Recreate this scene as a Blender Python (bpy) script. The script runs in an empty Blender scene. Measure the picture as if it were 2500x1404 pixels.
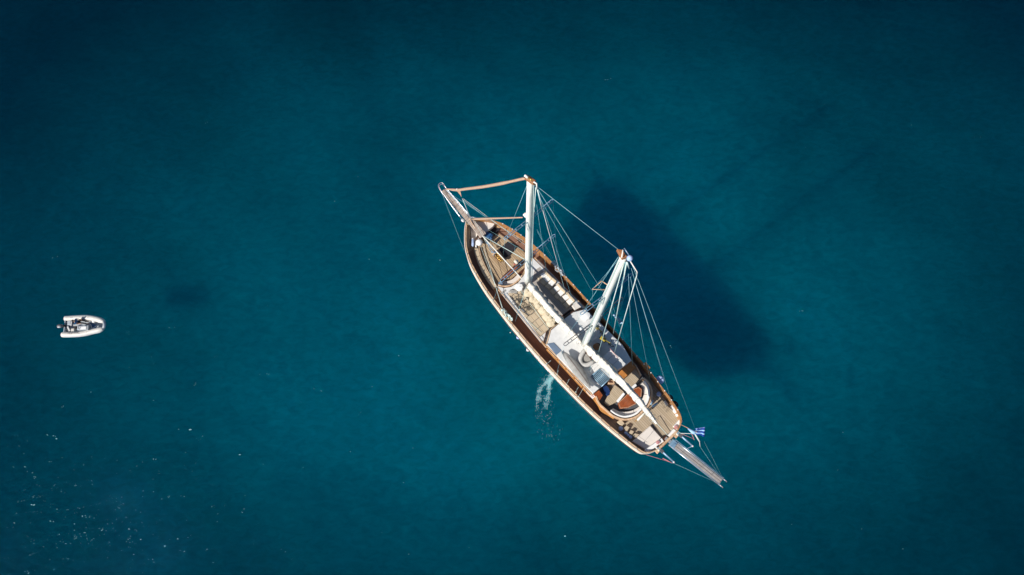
import bpy, bmesh, math, random
import numpy as np
from mathutils import Vector, Matrix, noise
random.seed(7)
R_ = math.radians
scene = bpy.context.scene
C = bpy.data.collections.new("place"); scene.collection.children.link(C)

# ---------------------------------------------------------------- camera
FPX, CX, CY, HC = 1667.0, 1250.0, 702.0, 70.0
NADX, NADY = 22.0, 489.0
TILT = math.atan(math.hypot(NADX, NADY) / FPX)
ROLL = -math.atan2(NADX, NADY)
RC = Matrix.Rotation(TILT, 3, 'X') @ Matrix.Rotation(ROLL, 3, 'Z')
cam = bpy.data.cameras.new("camera"); camo = bpy.data.objects.new("camera", cam); C.objects.link(camo)
cam.sensor_width = 36.0; cam.sensor_fit = 'HORIZONTAL'; cam.lens = FPX / 2500.0 * 36.0
cam.clip_start = 0.5; cam.clip_end = 6000
camo.matrix_world = Matrix.Translation((0, 0, HC)) @ RC.to_4x4()
scene.camera = camo

# ---------------------------------------------------------------- light
SUN_EL, SUN_TRAVEL = R_(38), R_(33)      # light travels towards +x,+y (up and to the right in the picture)
w = bpy.data.worlds.new("World"); scene.world = w; w.use_nodes = True
nt = w.node_tree; bg = nt.nodes["Background"]
sky = nt.nodes.new("ShaderNodeTexSky"); sky.sky_type = 'NISHITA'; sky.sun_disc = False
sky.sun_elevation = SUN_EL
_sx, _sy = -math.cos(SUN_TRAVEL), -math.sin(SUN_TRAVEL)    # towards the sun
sky.sun_rotation = math.atan2(_sx, _sy)
nt.links.new(sky.outputs[0], bg.inputs[0]); bg.inputs[1].default_value = 0.065; sky.ozone_density = 4.0
sun = bpy.data.lights.new("sun", 'SUN'); sun.energy = 4.8; sun.angle = R_(0.55); sun.color = (1.0, 0.945, 0.86)
suno = bpy.data.objects.new("sun", sun); C.objects.link(suno)
sd = Vector((-_sx * math.cos(SUN_EL), -_sy * math.cos(SUN_EL), -math.sin(SUN_EL)))
suno.rotation_euler = sd.to_track_quat('-Z', 'Y').to_euler(); suno.location = (-40, -30, 60)
scene.view_settings.view_transform = 'Standard'; scene.view_settings.look = 'None'
scene.view_settings.exposure = 0.1; scene.view_settings.gamma = 1.0
scene.cycles.max_bounces = 8; scene.cycles.transparent_max_bounces = 12
scene.cycles.sample_clamp_indirect = 4.0

# ---------------------------------------------------------------- where a picture point lies at a given height
def P(px, py, z=0.0):
    d = RC @ Vector((px - CX, -(py - CY), -FPX)); k = (z - HC) / d.z
    return Vector((0, 0, HC)) + d * k
_bow, _st = P(1140, 541, 4.0).xy, P(1622, 1064, 3.2).xy
U = (_bow - _st).normalized(); V = Vector((-U.y, U.x)); ORG = (_bow + _st) / 2
YAW = math.atan2(U.y, U.x)
def B(px, py, z):                       # yacht frame: s forward, t to port
    q = P(px, py, z).xy - ORG
    return Vector((q.dot(U), q.dot(V), z))
def PB(pts, z): return [tuple(B(x, y, z).xy) for x, y in pts]
YM = Matrix.Translation((ORG.x, ORG.y, 0)) @ Matrix.Rotation(YAW, 4, 'Z')

# ---------------------------------------------------------------- materials
def mat(name, col, rough=0.6, metal=0.0, var=0.12, scale=3.0, bump=0.0, bscale=20.0, coat=0.0, emit=None, col2=None, spec=0.5, stretch=(1, 1, 1)):
    m = bpy.data.materials.new(name); m.use_nodes = True; t = m.node_tree; b = t.nodes["Principled BSDF"]
    b.inputs['Roughness'].default_value = rough; b.inputs['Metallic'].default_value = metal
    b.inputs['Specular IOR Level'].default_value = spec
    b.inputs['Coat Weight'].default_value = coat; b.inputs['Coat Roughness'].default_value = 0.12
    tc = t.nodes.new("ShaderNodeTexCoord"); mp = t.nodes.new("ShaderNodeMapping"); mp.inputs['Scale'].default_value = stretch
    t.links.new(tc.outputs['Object'], mp.inputs[0])
    n = t.nodes.new("ShaderNodeTexNoise"); n.inputs['Scale'].default_value = scale; n.inputs['Detail'].default_value = 6
    n.inputs['Roughness'].default_value = 0.65
    t.links.new(mp.outputs[0], n.inputs[0])
    r = t.nodes.new("ShaderNodeValToRGB"); r.color_ramp.elements[0].position = 0.3; r.color_ramp.elements[1].position = 0.7
    c2 = col2 or tuple(min(1, c * (1 + var)) for c in col); c1 = tuple(c * (1 - var) for c in col)
    r.color_ramp.elements[0].color = (*c1, 1); r.color_ramp.elements[1].color = (*c2, 1)
    t.links.new(n.outputs[0], r.inputs[0]); t.links.new(r.outputs[0], b.inputs['Base Color'])
    if bump:
        n2 = t.nodes.new("ShaderNodeTexNoise"); n2.inputs['Scale'].default_value = bscale; n2.inputs['Detail'].default_value = 4
        t.links.new(mp.outputs[0], n2.inputs[0])
        bu = t.nodes.new("ShaderNodeBump"); bu.inputs['Strength'].default_value = bump; bu.inputs['Distance'].default_value = 0.05
        t.links.new(n2.outputs[0], bu.inputs['Height']); t.links.new(bu.outputs[0], b.inputs['Normal'])
    m["b"] = 1
    return m
def planks(name, c1, c2, seam, width=0.16, axis=1, rough=0.65, coat=0.0):
    """boards running along the yacht: tone differs board by board, dark caulked seams between them"""
    m = bpy.data.materials.new(name); m.use_nodes = True; t = m.node_tree; b = t.nodes["Principled BSDF"]
    b.inputs['Roughness'].default_value = rough; b.inputs['Coat Weight'].default_value = coat
    L = t.links.new; N = t.nodes.new
    tc = N("ShaderNodeTexCoord"); sep = N("ShaderNodeSeparateXYZ"); L(tc.outputs['Object'], sep.inputs[0])
    o = sep.outputs[axis]
    dv = N("ShaderNodeMath"); dv.operation = 'DIVIDE'; dv.inputs[1].default_value = width; L(o, dv.inputs[0])
    fl = N("ShaderNodeMath"); fl.operation = 'FLOOR'; L(dv.outputs[0], fl.inputs[0])
    fr = N("ShaderNodeMath"); fr.operation = 'FRACT'; L(dv.outputs[0], fr.inputs[0])
    # board id with lengthwise butt joints
    al = N("ShaderNodeMath"); al.operation = 'MULTIPLY_ADD'; al.inputs[1].default_value = 0.4; L(sep.outputs[1 - axis], al.inputs[0])
    k = N("ShaderNodeMath"); k.operation = 'MULTIPLY'; k.inputs[1].default_value = 0.37; L(fl.outputs[0], k.inputs[0]); L(k.outputs[0], al.inputs[2])
    fa = N("ShaderNodeMath"); fa.operation = 'FLOOR'; L(al.outputs[0], fa.inputs[0])
    cb = N("ShaderNodeCombineXYZ"); L(fl.outputs[0], cb.inputs[0]); L(fa.outputs[0], cb.inputs[1])
    wn = N("ShaderNodeTexWhiteNoise"); wn.noise_dimensions = '3D'; L(cb.outputs[0], wn.inputs['Vector'])
    ns = N("ShaderNodeTexNoise"); ns.inputs['Scale'].default_value = 1.3; ns.inputs['Detail'].default_value = 5; L(tc.outputs['Object'], ns.inputs[0])
    ad = N("ShaderNodeMath"); ad.operation = 'MULTIPLY_ADD'; ad.inputs[1].default_value = 0.55; L(wn.outputs[0], ad.inputs[0])
    hm = N("ShaderNodeMath"); hm.operation = 'MULTIPLY'; hm.inputs[1].default_value = 0.5; L(ns.outputs[0], hm.inputs[0]); L(hm.outputs[0], ad.inputs[2])
    mx = N("ShaderNodeMix"); mx.data_type = 'RGBA'; mx.inputs[6].default_value = (*c1, 1); mx.inputs[7].default_value = (*c2, 1); L(ad.outputs[0], mx.inputs[0])
    lt = N("ShaderNodeMath"); lt.operation = 'LESS_THAN'; lt.inputs[1].default_value = 0.13; L(fr.outputs[0], lt.inputs[0])
    m2 = N("ShaderNodeMix"); m2.data_type = 'RGBA'; m2.inputs[7].default_value = (*seam, 1); L(lt.outputs[0], m2.inputs[0]); L(mx.outputs[2], m2.inputs[6])
    L(m2.outputs[2], b.inputs['Base Color'])
    return m
M = {
 'deck': planks('teak_deck', (0.32, 0.22, 0.125), (0.56, 0.42, 0.27), (0.14, 0.085, 0.045), 0.2),
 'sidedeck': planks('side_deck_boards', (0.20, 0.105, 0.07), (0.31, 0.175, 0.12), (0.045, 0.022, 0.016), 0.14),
 'aftdeck': planks('aft_deck_boards', (0.36, 0.285, 0.19), (0.50, 0.41, 0.30), (0.20, 0.15, 0.10), 0.2),
 'loungedeck': planks('lounge_deck_boards', (0.35, 0.315, 0.29), (0.47, 0.43, 0.39), (0.20, 0.18, 0.165), 0.16),
 'crossdeck': planks('cockpit_deck_boards', (0.40, 0.315, 0.21), (0.52, 0.43, 0.31), (0.25, 0.19, 0.125), 0.17),
 'pinkwood': planks('weathered_boards', (0.40, 0.31, 0.25), (0.58, 0.49, 0.42), (0.24, 0.17, 0.14), 0.16),
 'bulwark': mat('bulwark_wood', (0.42, 0.21, 0.08), 0.45, var=0.4, scale=2.0, coat=0.3, stretch=(1, 5, 5)),
 'varnish': mat('varnished_wood', (0.52, 0.25, 0.075), 0.35, var=0.3, scale=2.2, coat=0.5, stretch=(1, 5, 5)),
 'rail': mat('cap_rail_wood', (0.66, 0.38, 0.19), 0.4, var=0.28, scale=1.6, coat=0.4, stretch=(1, 4, 4), col2=(0.80, 0.58, 0.40)),
 'darkwood': mat('dark_varnished_wood', (0.085, 0.030, 0.014), 0.4, var=0.35, scale=3, coat=0.4),
 'mahog': mat('mahogany', (0.30, 0.075, 0.02), 0.3, var=0.35, scale=2.0, coat=0.6, stretch=(4, 1, 1)),
 'counter': mat('counter_wood', (0.52, 0.21, 0.05), 0.35, var=0.3, scale=1.6, coat=0.5, stretch=(1, 3, 1)),
 'white': mat('white_gelcoat', (0.70, 0.70, 0.69), 0.5, var=0.10, scale=1.6),
 'cream': mat('cream_paint', (0.80, 0.74, 0.62), 0.35, var=0.06, scale=1.2, coat=0.3),
 'hull': mat('hull_paint', (0.62, 0.42, 0.25), 0.3, var=0.15, scale=1.0, coat=0.4, stretch=(1, 1, 6)),
 'sail': mat('sailcloth', (0.73, 0.69, 0.62), 0.8, var=0.14, scale=5, bump=1.0, bscale=5, stretch=(0.5, 2, 2)),
 'brownsail': mat('brown_sun_strip', (0.55, 0.35, 0.24), 0.8, var=0.22, scale=6, bump=0.4, bscale=9),
 'beige': mat('beige_cushion', (0.55, 0.45, 0.32), 0.85, var=0.08, scale=3, bump=0.3, bscale=5),
 'padbeige': mat('beige_sun_pad', (0.52, 0.42, 0.295), 0.85, var=0.07, scale=2, bump=0.2, bscale=6),
 'pinkpad': mat('pale_sun_pad', (0.74, 0.68, 0.62), 0.8, var=0.05, scale=2),
 'bean': mat('bean_bag_cloth', (0.60, 0.52, 0.38), 0.9, var=0.08, scale=2.5, bump=0.5, bscale=5),
 'greycover': mat('grey_canvas', (0.33, 0.32, 0.30), 0.85, var=0.22, scale=2.2, bump=0.6, bscale=6),
 'greytube': mat('grey_rubber_tube', (0.52, 0.51, 0.49), 0.5, var=0.14, scale=3),
 'deckshade': mat('painted_deck_shadow', (0.02, 0.02, 0.028), 0.9, var=0.35, scale=4),  # near-black colour standing in for cast shadow on the foredeck
 'blue': mat('blue_plastic', (0.02, 0.09, 0.22), 0.5, var=0.4, scale=6),
 'blueglass': mat('dark_blue_glass', (0.01, 0.035, 0.13), 0.25, var=0.1, scale=2),
 'bluepad': mat('slate_blue_flat', (0.14, 0.20, 0.29), 0.7, var=0.15, scale=2),
 'buoy': mat('blue_white_plastic', (0.42, 0.55, 0.82), 0.4, var=0.2, scale=6),
 'steel': mat('stainless_steel', (0.66, 0.70, 0.74), 0.28, 0.6, var=0.06),
 'bluesteel': mat('blue_grey_metal', (0.28, 0.45, 0.60), 0.4, 0.3, var=0.1),
 'grey': mat('dark_grey_metal', (0.13, 0.13, 0.14), 0.5, 0.3, var=0.2),
 'wire': mat('rigging_wire', (0.30, 0.60, 0.66), 0.9, 0.0, var=0.05, spec=0.05),
 'rope': mat('white_rope', (0.62, 0.74, 0.70), 0.9, var=0.12, scale=20, spec=0.05),
 'redrope': mat('red_rope', (0.62, 0.16, 0.17), 0.8, var=0.25, scale=14, col2=(0.75, 0.42, 0.42)),
 'black': mat('black_rubber', (0.012, 0.012, 0.014), 0.6, var=0.3),
 'brass': mat('golden_metal', (0.75, 0.46, 0.12), 0.3, 0.7, var=0.1),
 'glass': mat('dark_window_glass', (0.03, 0.028, 0.03), 0.15, var=0.2),
 'slate': mat('slate_floor', (0.10, 0.105, 0.115), 0.7, var=0.15, scale=3),
 'mast': mat('mast_paint', (0.85, 0.82, 0.75), 0.9, var=0.05, scale=1.5, spec=0.05),
 'towel': mat('white_towel', (0.85, 0.85, 0.84), 0.9, var=0.04, scale=9, bump=0.4, bscale=12),
 'pvc': mat('cream_pvc_tube', (0.70, 0.67, 0.62), 0.45, var=0.08, scale=3),
 'lgrey': mat('light_grey_plastic', (0.42, 0.46, 0.50), 0.5, var=0.15, scale=5),
 'skin': mat('skin', (0.50, 0.29, 0.19), 0.6, var=0.05),
 'hair': mat('hair', (0.02, 0.014, 0.01), 0.7, var=0.2),
 'redcloth': mat('red_cloth', (0.50, 0.10, 0.08), 0.85, var=0.15),
 'bluecloth': mat('blue_cloth', (0.03, 0.13, 0.30), 0.85, var=0.2),
 'darkcloth': mat('dark_cloth', (0.015, 0.015, 0.02), 0.85, var=0.2),
 'hat': mat('straw_hat', (0.80, 0.74, 0.60), 0.8, var=0.05),
 'yellow': mat('yellow_green_paint', (0.42, 0.40, 0.04), 0.4, var=0.2, scale=6, col2=(0.60, 0.38, 0.03)),
 'bronze': mat('masthead_wood', (0.36, 0.15, 0.06), 0.5, var=0.3, scale=6),
 'red': mat('red_paint', (0.60, 0.05, 0.04), 0.5, var=0.1),
 'gangway': planks('gangway_slats', (0.34, 0.31, 0.29), (0.46, 0.43, 0.41), (0.20, 0.18, 0.17), 0.13, axis=0),
}

# ---------------------------------------------------------------- mesh builder
class MB:
    def __init__(s): s.v = []; s.f = []; s.sm = []
    def add(s, vs, fs, smooth=False):
        o = len(s.v); s.v += [tuple(v) for v in vs]; s.f += [tuple(i + o for i in f) for f in fs]; s.sm += [smooth] * len(fs); return s
    def box(s, c, d, rz=0.0, ch=0.0, rx=0.0, ry=0.0):
        m = Matrix.Rotation(rz, 3, 'Z') @ Matrix.Rotation(ry, 3, 'Y') @ Matrix.Rotation(rx, 3, 'X')
        hx, hy, hz = d[0] / 2, d[1] / 2, d[2] / 2
        ch = ch or min(d) * 0.12
        vs = []; 
        for z, i in ((-hz, ch), (-hz + ch, 0), (hz - ch, 0), (hz, ch)):
            for x, y in ((-hx + i, -hy + i), (hx - i, -hy + i), (hx - i, hy - i), (-hx + i, hy - i)):
                vs.append(Vector(c) + m @ Vector((x, y, z)))
        fs = [(3, 2, 1, 0), (12, 13, 14, 15)]
        for k in range(3):
            for j in range(4): fs.append((k * 4 + j, k * 4 + (j + 1) % 4, k * 4 + 4 + (j + 1) % 4, k * 4 + 4 + j))
        return s.add(vs, fs)
    def prism(s, poly, z0, z1, ch=0.02, z1f=None):
        """poly: (x, y) outline, z0 bottom, z1 top; z1f(x, y) may slope the top"""
        n = len(poly); a = sum(poly[i][0] * poly[(i + 1) % n][1] - poly[(i + 1) % n][0] * poly[i][1] for i in range(n))
        if a < 0: poly = poly[::-1]
        ins = []
        for i in range(n):
            p, q, r = Vector(poly[i - 1]), Vector(poly[i]), Vector(poly[(i + 1) % n])
            e1, e2 = (q - p).normalized(), (r - q).normalized(); n1, n2 = Vector((-e1.y, e1.x)), Vector((-e2.y, e2.x))
            b = n1 + n2; b = b / max(0.35, b.length) ; ins.append(q + b * ch)
        zt = (lambda x, y: z1) if z1f is None else z1f
        vs = [(x, y, z0) for x, y in poly] + [(x, y, zt(x, y) - ch) for x, y in poly] + [(p.x, p.y, zt(p.x, p.y)) for p in ins]
        fs = [tuple(range(n - 1, -1, -1)), tuple(range(2 * n, 3 * n))]
        for k in range(2):
            for i in range(n): j = (i + 1) % n; fs.append((k * n + i, k * n + j, k * n + n + j, k * n + n + i))
        return s.add(vs, fs)
    def tube(s, pts, rad, n=8, sq=None, smooth=True, close=False):
        pts = [Vector(p) for p in pts]; m = len(pts)
        if not hasattr(rad, '__len__'): rad = [rad] * m
        up = Vector((0, 0, 1)); vs = []
        for i, p in enumerate(pts):
            if close: d = (pts[(i + 1) % m] - pts[i - 1])
            else: d = (pts[min(i + 1, m - 1)] - pts[max(i - 1, 0)])
            d = d.normalized() if d.length > 1e-9 else Vector((1, 0, 0))
            a = up.cross(d)
            if a.length < 0.05: a = Vector((1, 0, 0)).cross(d) if abs(d.x) < .9 else Vector((0, 1, 0)).cross(d)
            a.normalize(); b = d.cross(a)
            rr = rad[i]; ra, rb = rr if hasattr(rr, '__len__') else (rr, rr)
            for k in range(n):
                t = 2 * math.pi * k / n
                vs.append(p + a * (ra * math.cos(t)) + b * (rb * math.sin(t)))
        fs = []
        for i in range(m if close else m - 1):
            j = (i + 1) % m
            for k in range(n): l = (k + 1) % n; fs.append((i * n + k, i * n + l, j * n + l, j * n + k))
        if not close: fs += [tuple(range(n - 1, -1, -1)), tuple((m - 1) * n + k for k in range(n))]
        return s.add(vs, fs, smooth)
    def lathe(s, c, prof, n=20, ax=None, smooth=True):
        q = Matrix.Identity(3) if ax is None else Vector((0, 0, 1)).rotation_difference(Vector(ax)).to_matrix()
        vs = []
        for r, z in prof:
            for k in range(n): t = 2 * math.pi * k / n; vs.append(Vector(c) + q @ Vector((r * math.cos(t), r * math.sin(t), z)))
        fs = []
        for i in range(len(prof) - 1):
            for k in range(n): l = (k + 1) % n; fs.append((i * n + k, i * n + l, i * n + n + l, i * n + n + k))
        fs += [tuple(range(n - 1, -1, -1)), tuple((len(prof) - 1) * n + k for k in range(n))]
        return s.add(vs, fs, smooth)
    def ball(s, c, r, n=14, noise_=0.0, seed=0.0):
        r = r if hasattr(r, '__len__') else (r, r, r); vs = []; fs = []; m = n // 2 + 1
        for i in range(m + 1):
            ph = math.pi * i / m
            for k in range(n):
                t = 2 * math.pi * k / n; d = Vector((math.sin(ph) * math.cos(t), math.sin(ph) * math.sin(t), -math.cos(ph)))
                f = 1 + noise_ * noise.noise(d * 1.7 + Vector((seed, seed * 2, 0)))
                vs.append((c[0] + d.x * r[0] * f, c[1] + d.y * r[1] * f, c[2] + d.z * r[2] * f))
        for i in range(m):
            for k in range(n): l = (k + 1) % n; fs.append((i * n + k, i * n + l, i * n + n + l, i * n + n + k))
        return s.add(vs, fs, True)
    def torus(s, c, R, r, n=24, k=8, ax=(0, 0, 1), sx=1.0):
        q = Vector((0, 0, 1)).rotation_difference(Vector(ax)).to_matrix()
        pts = [Vector(c) + q @ Vector((R * sx * math.cos(2 * math.pi * i / n), R * math.sin(2 * math.pi * i / n), 0)) for i in range(n)]
        return s.tube(pts, r, k, close=True)
    def build(s, name, m, parent=None, at=None, frame=None, rz=0.0):
        """at: origin in frame coords (top-level things), verts already in frame coords unless given relative"""
        me = bpy.data.meshes.new(name)
        off = Vector(at) if at is not None and not rz and frame is not None else Vector((0, 0, 0))
        me.from_pydata([Vector(v) - off for v in s.v], [], s.f)
        me.validate(); bm = bmesh.new(); bm.from_mesh(me); bmesh.ops.remove_doubles(bm, verts=bm.verts, dist=1e-5)
        bmesh.ops.recalc_face_normals(bm, faces=bm.faces); bm.to_mesh(me); bm.free()
        if len(s.sm): 
            sm = any(s.sm)
            if all(s.sm): me.polygons.foreach_set('use_smooth', [True] * len(me.polygons))
            elif sm and len(me.polygons) == len(s.sm): me.polygons.foreach_set('use_smooth', s.sm)
        me.materials.append(M[m] if isinstance(m, str) else m)
        o = bpy.data.objects.new(name, me); C.objects.link(o)
        if parent is not None: o.parent = parent
        elif at is not None: o.matrix_world = (frame or Matrix.Identity(4)) @ Matrix.Translation(at)
        return o
def tag(o, label, cat, group=None, kind=None):
    if label: o['label'] = label
    if cat: o['category'] = cat
    if group: o['group'] = group
    if kind: o['kind'] = kind
    return o
def empty(name, mw):
    o = bpy.data.objects.new(name, None); C.objects.link(o); o.matrix_world = mw; o.empty_display_size = 0.5; return o
def ythere(s, t, z, rz=0.0): return YM @ Matrix.Translation((s, t, z)) @ Matrix.Rotation(rz, 4, 'Z')
def copy_tree(o, parent=None):
    c = o.copy(); C.objects.link(c)
    if parent: c.parent = parent
    for ch in list(o.children): copy_tree(ch, c)
    return c
def spline(pts, n=6):
    pts = [Vector(p) for p in pts]; out = []
    for i in range(len(pts) - 1):
        a, b, c, d = pts[max(i - 1, 0)], pts[i], pts[i + 1], pts[min(i + 2, len(pts) - 1)]
        for k in range(n):
            t = k / n; out.append(0.5 * ((2 * b) + (c - a) * t + (2 * a - 5 * b + 4 * c - d) * t * t + (3 * b - a - 3 * c + d) * t ** 3))
    out.append(pts[-1]); return out

# ================================================================ the sea
def bed_z(x): # shelving bottom, deeper to the east
    k = min(1, max(0, (x + 30) / 42.0)); k = k * k * (3 - 2 * k); return -(6.4 + 4.2 * k)
mb = MB(); xs = [-900, -300, -120] + list(range(-60, 61, 4)) + [120, 300, 900]; n = len(xs)
vs = [(x, y, bed_z(x)) for x in xs for y in (-900, 900)] + [(x, y, -60.0) for x in xs for y in (-900, 900)]
fs = [(2 * i, 2 * i + 2, 2 * i + 3, 2 * i + 1) for i in range(n - 1)] + [(2 * n + 2 * i, 2 * n + 2 * i + 1, 2 * n + 2 * i + 3, 2 * n + 2 * i + 2) for i in range(n - 1)]
for y in (0, 1): fs += [(2 * i + y, 2 * n + 2 * i + y, 2 * n + 2 * i + 2 + y, 2 * i + 2 + y) for i in range(n - 1)]
fs += [(0, 1, 2 * n + 1, 2 * n), (2 * n - 2, 4 * n - 2, 4 * n - 1, 2 * n - 1)]
mb.add(vs, fs, True)
m = bpy.data.materials.new("seabed"); m.use_nodes = True; t = m.node_tree; L = t.links.new; N = t.nodes.new
b = t.nodes["Principled BSDF"]; b.inputs['Roughness'].default_value = 1.0; b.inputs['Specular IOR Level'].default_value = 0.0
b.inputs['Subsurface Weight'].default_value = 1.0; b.inputs['Subsurface Scale'].default_value = 11.5
b.inputs['Subsurface Radius'].default_value = (1.0, 1.0, 1.0); b.subsurface_method = 'BURLEY'
tc = N("ShaderNodeTexCoord"); mp = N("ShaderNodeMapping"); mp.vector_type = 'TEXTURE'
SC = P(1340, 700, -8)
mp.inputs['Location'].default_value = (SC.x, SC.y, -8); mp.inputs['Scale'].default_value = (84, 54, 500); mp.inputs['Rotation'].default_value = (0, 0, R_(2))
nw = N("ShaderNodeTexNoise"); nw.inputs['Scale'].default_value = 0.022; nw.inputs['Detail'].default_value = 3; L(tc.outputs['Object'], nw.inputs[0])
vm = N("ShaderNodeVectorMath"); vm.operation = 'SCALE'; vm.inputs['Scale'].default_value = 26; 
vs_ = N("ShaderNodeVectorMath"); vs_.operation = 'SUBTRACT'; vs_.inputs[1].default_value = (.5, .5, .5); L(nw.outputs['Color'], vs_.inputs[0]); L(vs_.outputs[0], vm.inputs[0])
va = N("ShaderNodeVectorMath"); L(tc.outputs['Object'], va.inputs[0]); L(vm.outputs[0], va.inputs[1]); L(va.outputs[0], mp.inputs[0])
gr = N("ShaderNodeTexGradient"); gr.gradient_type = 'SPHERICAL'; L(mp.outputs[0], gr.inputs[0])  # bed colour darkens outward, partly standing in for lens vignetting
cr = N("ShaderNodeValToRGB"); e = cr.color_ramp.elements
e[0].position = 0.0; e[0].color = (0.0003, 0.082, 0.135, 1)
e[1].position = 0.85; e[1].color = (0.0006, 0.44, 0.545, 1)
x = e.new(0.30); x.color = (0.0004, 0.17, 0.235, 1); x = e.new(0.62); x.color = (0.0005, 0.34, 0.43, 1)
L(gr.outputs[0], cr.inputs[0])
n3 = N("ShaderNodeTexNoise"); n3.inputs['Scale'].default_value = 0.05; n3.inputs['Detail'].default_value = 5; L(tc.outputs['Object'], n3.inputs[0])
mr = N("ShaderNodeMapRange"); mr.inputs[1].default_value = 0.3; mr.inputs[2].default_value = 0.7; mr.inputs[3].default_value = 0.90; mr.inputs[4].default_value = 1.30; L(n3.outputs[0], mr.inputs[0])
vx = N("ShaderNodeVectorMath"); vx.operation = 'SCALE'; L(cr.outputs[0], vx.inputs[0]); L(mr.outputs[0], vx.inputs['Scale'])
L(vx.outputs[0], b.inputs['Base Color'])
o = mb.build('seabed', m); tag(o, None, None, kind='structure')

m = bpy.data.materials.new("sea_water"); m.use_nodes = True; t = m.node_tree; L = t.links.new; N = t.nodes.new
t.nodes.remove(t.nodes["Principled BSDF"]); out = t.nodes["Material Output"]
tr = N("ShaderNodeBsdfTransparent"); tr.inputs[0].default_value = (0.6, 0.99, 1.0, 1)
gl = N("ShaderNodeBsdfGlossy"); gl.inputs['Roughness'].default_value = 0.03; gl.inputs['Color'].default_value = (0.12, 0.7, 1, 1)
fz = N("ShaderNodeFresnel"); fz.inputs[0].default_value = 1.33
tc = N("ShaderNodeTexCoord")
mp = N("ShaderNodeMapping"); mp.inputs['Rotation'].default_value = (0, 0, R_(25)); mp.inputs['Scale'].default_value = (1, 1.9, 1); L(tc.outputs['Object'], mp.inputs[0])
n1 = N("ShaderNodeTexNoise"); n1.inputs['Scale'].default_value = 0.9; n1.inputs['Detail'].default_value = 7; n1.inputs['Roughness'].default_value = 0.62; n1.inputs['Distortion'].default_value = 0.6; L(mp.outputs[0], n1.inputs[0])
n2 = N("ShaderNodeTexNoise"); n2.inputs['Scale'].default_value = 0.16; n2.inputs['Detail'].default_value = 3; L(mp.outputs[0], n2.inputs[0])
ad = N("ShaderNodeMath"); ad.operation = 'MULTIPLY_ADD'; ad.inputs[1].default_value = 2.0; L(n2.outputs[0], ad.inputs[0]); ad.inputs[1].default_value = 1.2; L(n1.outputs[0], ad.inputs[2])
bu = N("ShaderNodeBump"); bu.inputs['Strength'].default_value = 0.9; bu.inputs['Distance'].default_value = 0.095; L(ad.outputs[0], bu.inputs['Height'])
L(bu.outputs[0], fz.inputs['Normal']); L(bu.outputs[0], gl.inputs['Normal'])
mrw = N("ShaderNodeMapRange"); mrw.inputs[1].default_value = 0.35; mrw.inputs[2].default_value = 0.65; mrw.inputs[3].default_value = 0.81; mrw.inputs[4].default_value = 1.03; L(n1.outputs[0], mrw.inputs[0])  # ripple lensing of light painted as noise in the surface tint
vt = N("ShaderNodeVectorMath"); vt.operation = 'SCALE'; vt.inputs[0].default_value = (0.6, 0.99, 1.0); L(mrw.outputs[0], vt.inputs['Scale']); L(vt.outputs[0], tr.inputs[0])
mx = N("ShaderNodeMixShader"); L(fz.outputs[0], mx.inputs[0]); L(tr.outputs[0], mx.inputs[1]); L(gl.outputs[0], mx.inputs[2]); L(mx.outputs[0], out.inputs[0])
mb = MB(); mb.add([(-900, -900, 0), (900, -900, 0), (900, 900, 0), (-900, 900, 0)], [(0, 1, 2, 3)])
o = mb.build('water', m); tag(o, None, None, kind='structure')

# foam where the cooling water leaves the hull, and pale flecks painted as sun glints on the sea
mfoam = mat('foam', (0.40, 0.78, 0.86), 0.9, var=0.08)
t_ = mfoam.node_tree; _b = t_.nodes["Principled BSDF"]; _b.inputs['Alpha'].default_value = 0.45
def fleck(mb, x, y, r, z=0.012, k=5, rot=None, asp=2.0):
    a0 = random.uniform(0, 6.28) if rot is None else rot; pts = []
    for i in range(k * 2):
        a = math.pi * i / k; rr = r * random.uniform(0.55, 1.25)
        px, py = rr * math.cos(a) * asp, rr * math.sin(a) / 1.3
        pts.append((x + px * math.cos(a0) - py * math.sin(a0), y + px * math.sin(a0) + py * math.cos(a0), z))
    mb.add(pts, [tuple(range(2 * k))])
mb = MB(); random.seed(3)
zz = 0.012
def path_flecks(path, n, spread, r0, r1):
    pts = [P(x, y, 0) for x, y in path]; sp = spline(pts, 10)
    for i in range(n):
        k = random.random(); f = k * (len(sp) - 1); j = int(f); q = sp[j].lerp(sp[min(j + 1, len(sp) - 1)], f - j)
        d = (sp[min(j + 1, len(sp) - 1)] - sp[max(j - 1, 0)]).normalized(); a = math.atan2(d.y, d.x) + random.gauss(0, 0.7)
        s_ = spread * (0.5 + k)
        fleck(mb, q.x + random.gauss(0, s_), q.y + random.gauss(0, s_), random.uniform(r0, r1) * (1.1 - 0.5 * k), 0.010 + 0.0006 * (i % 40), rot=a, asp=random.uniform(1.2, 3.0))
path_flecks([(1357, 918), (1343, 925), (1330, 938), (1320, 950), (1314, 960), (1315, 972), (1318, 978)], 260, 0.10, 0.02, 0.055)
path_flecks([(1357, 918), (1346, 928), (1341, 938), (1340, 952), (1340, 966), (1334, 978), (1332, 992)], 300, 0.11, 0.02, 0.06)
path_flecks([(1310, 976), (1311, 990), (1312, 1003), (1318, 1018)], 34, 0.14, 0.02, 0.05)
path_flecks([(1330, 968), (1333, 985), (1338, 1005), (1330, 1035), (1345, 1055), (1352, 1068)], 110, 0.45, 0.012, 0.04)
path_flecks([(1350, 916), (1338, 928), (1332, 940)], 260, 0.22, 0.015, 0.045)
path_flecks([(1215, 752), (1250, 800), (1285, 842), (1330, 893), (1380, 948), (1420, 992), (1480, 1042)], 240, 0.16, 0.008, 0.022)
o = mb.build('wake_foam', mfoam); tag(o, 'curling lace of white foam trailing on the water beside the port hull', 'foam', kind='stuff')
mb = MB(); random.seed(11)
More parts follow.
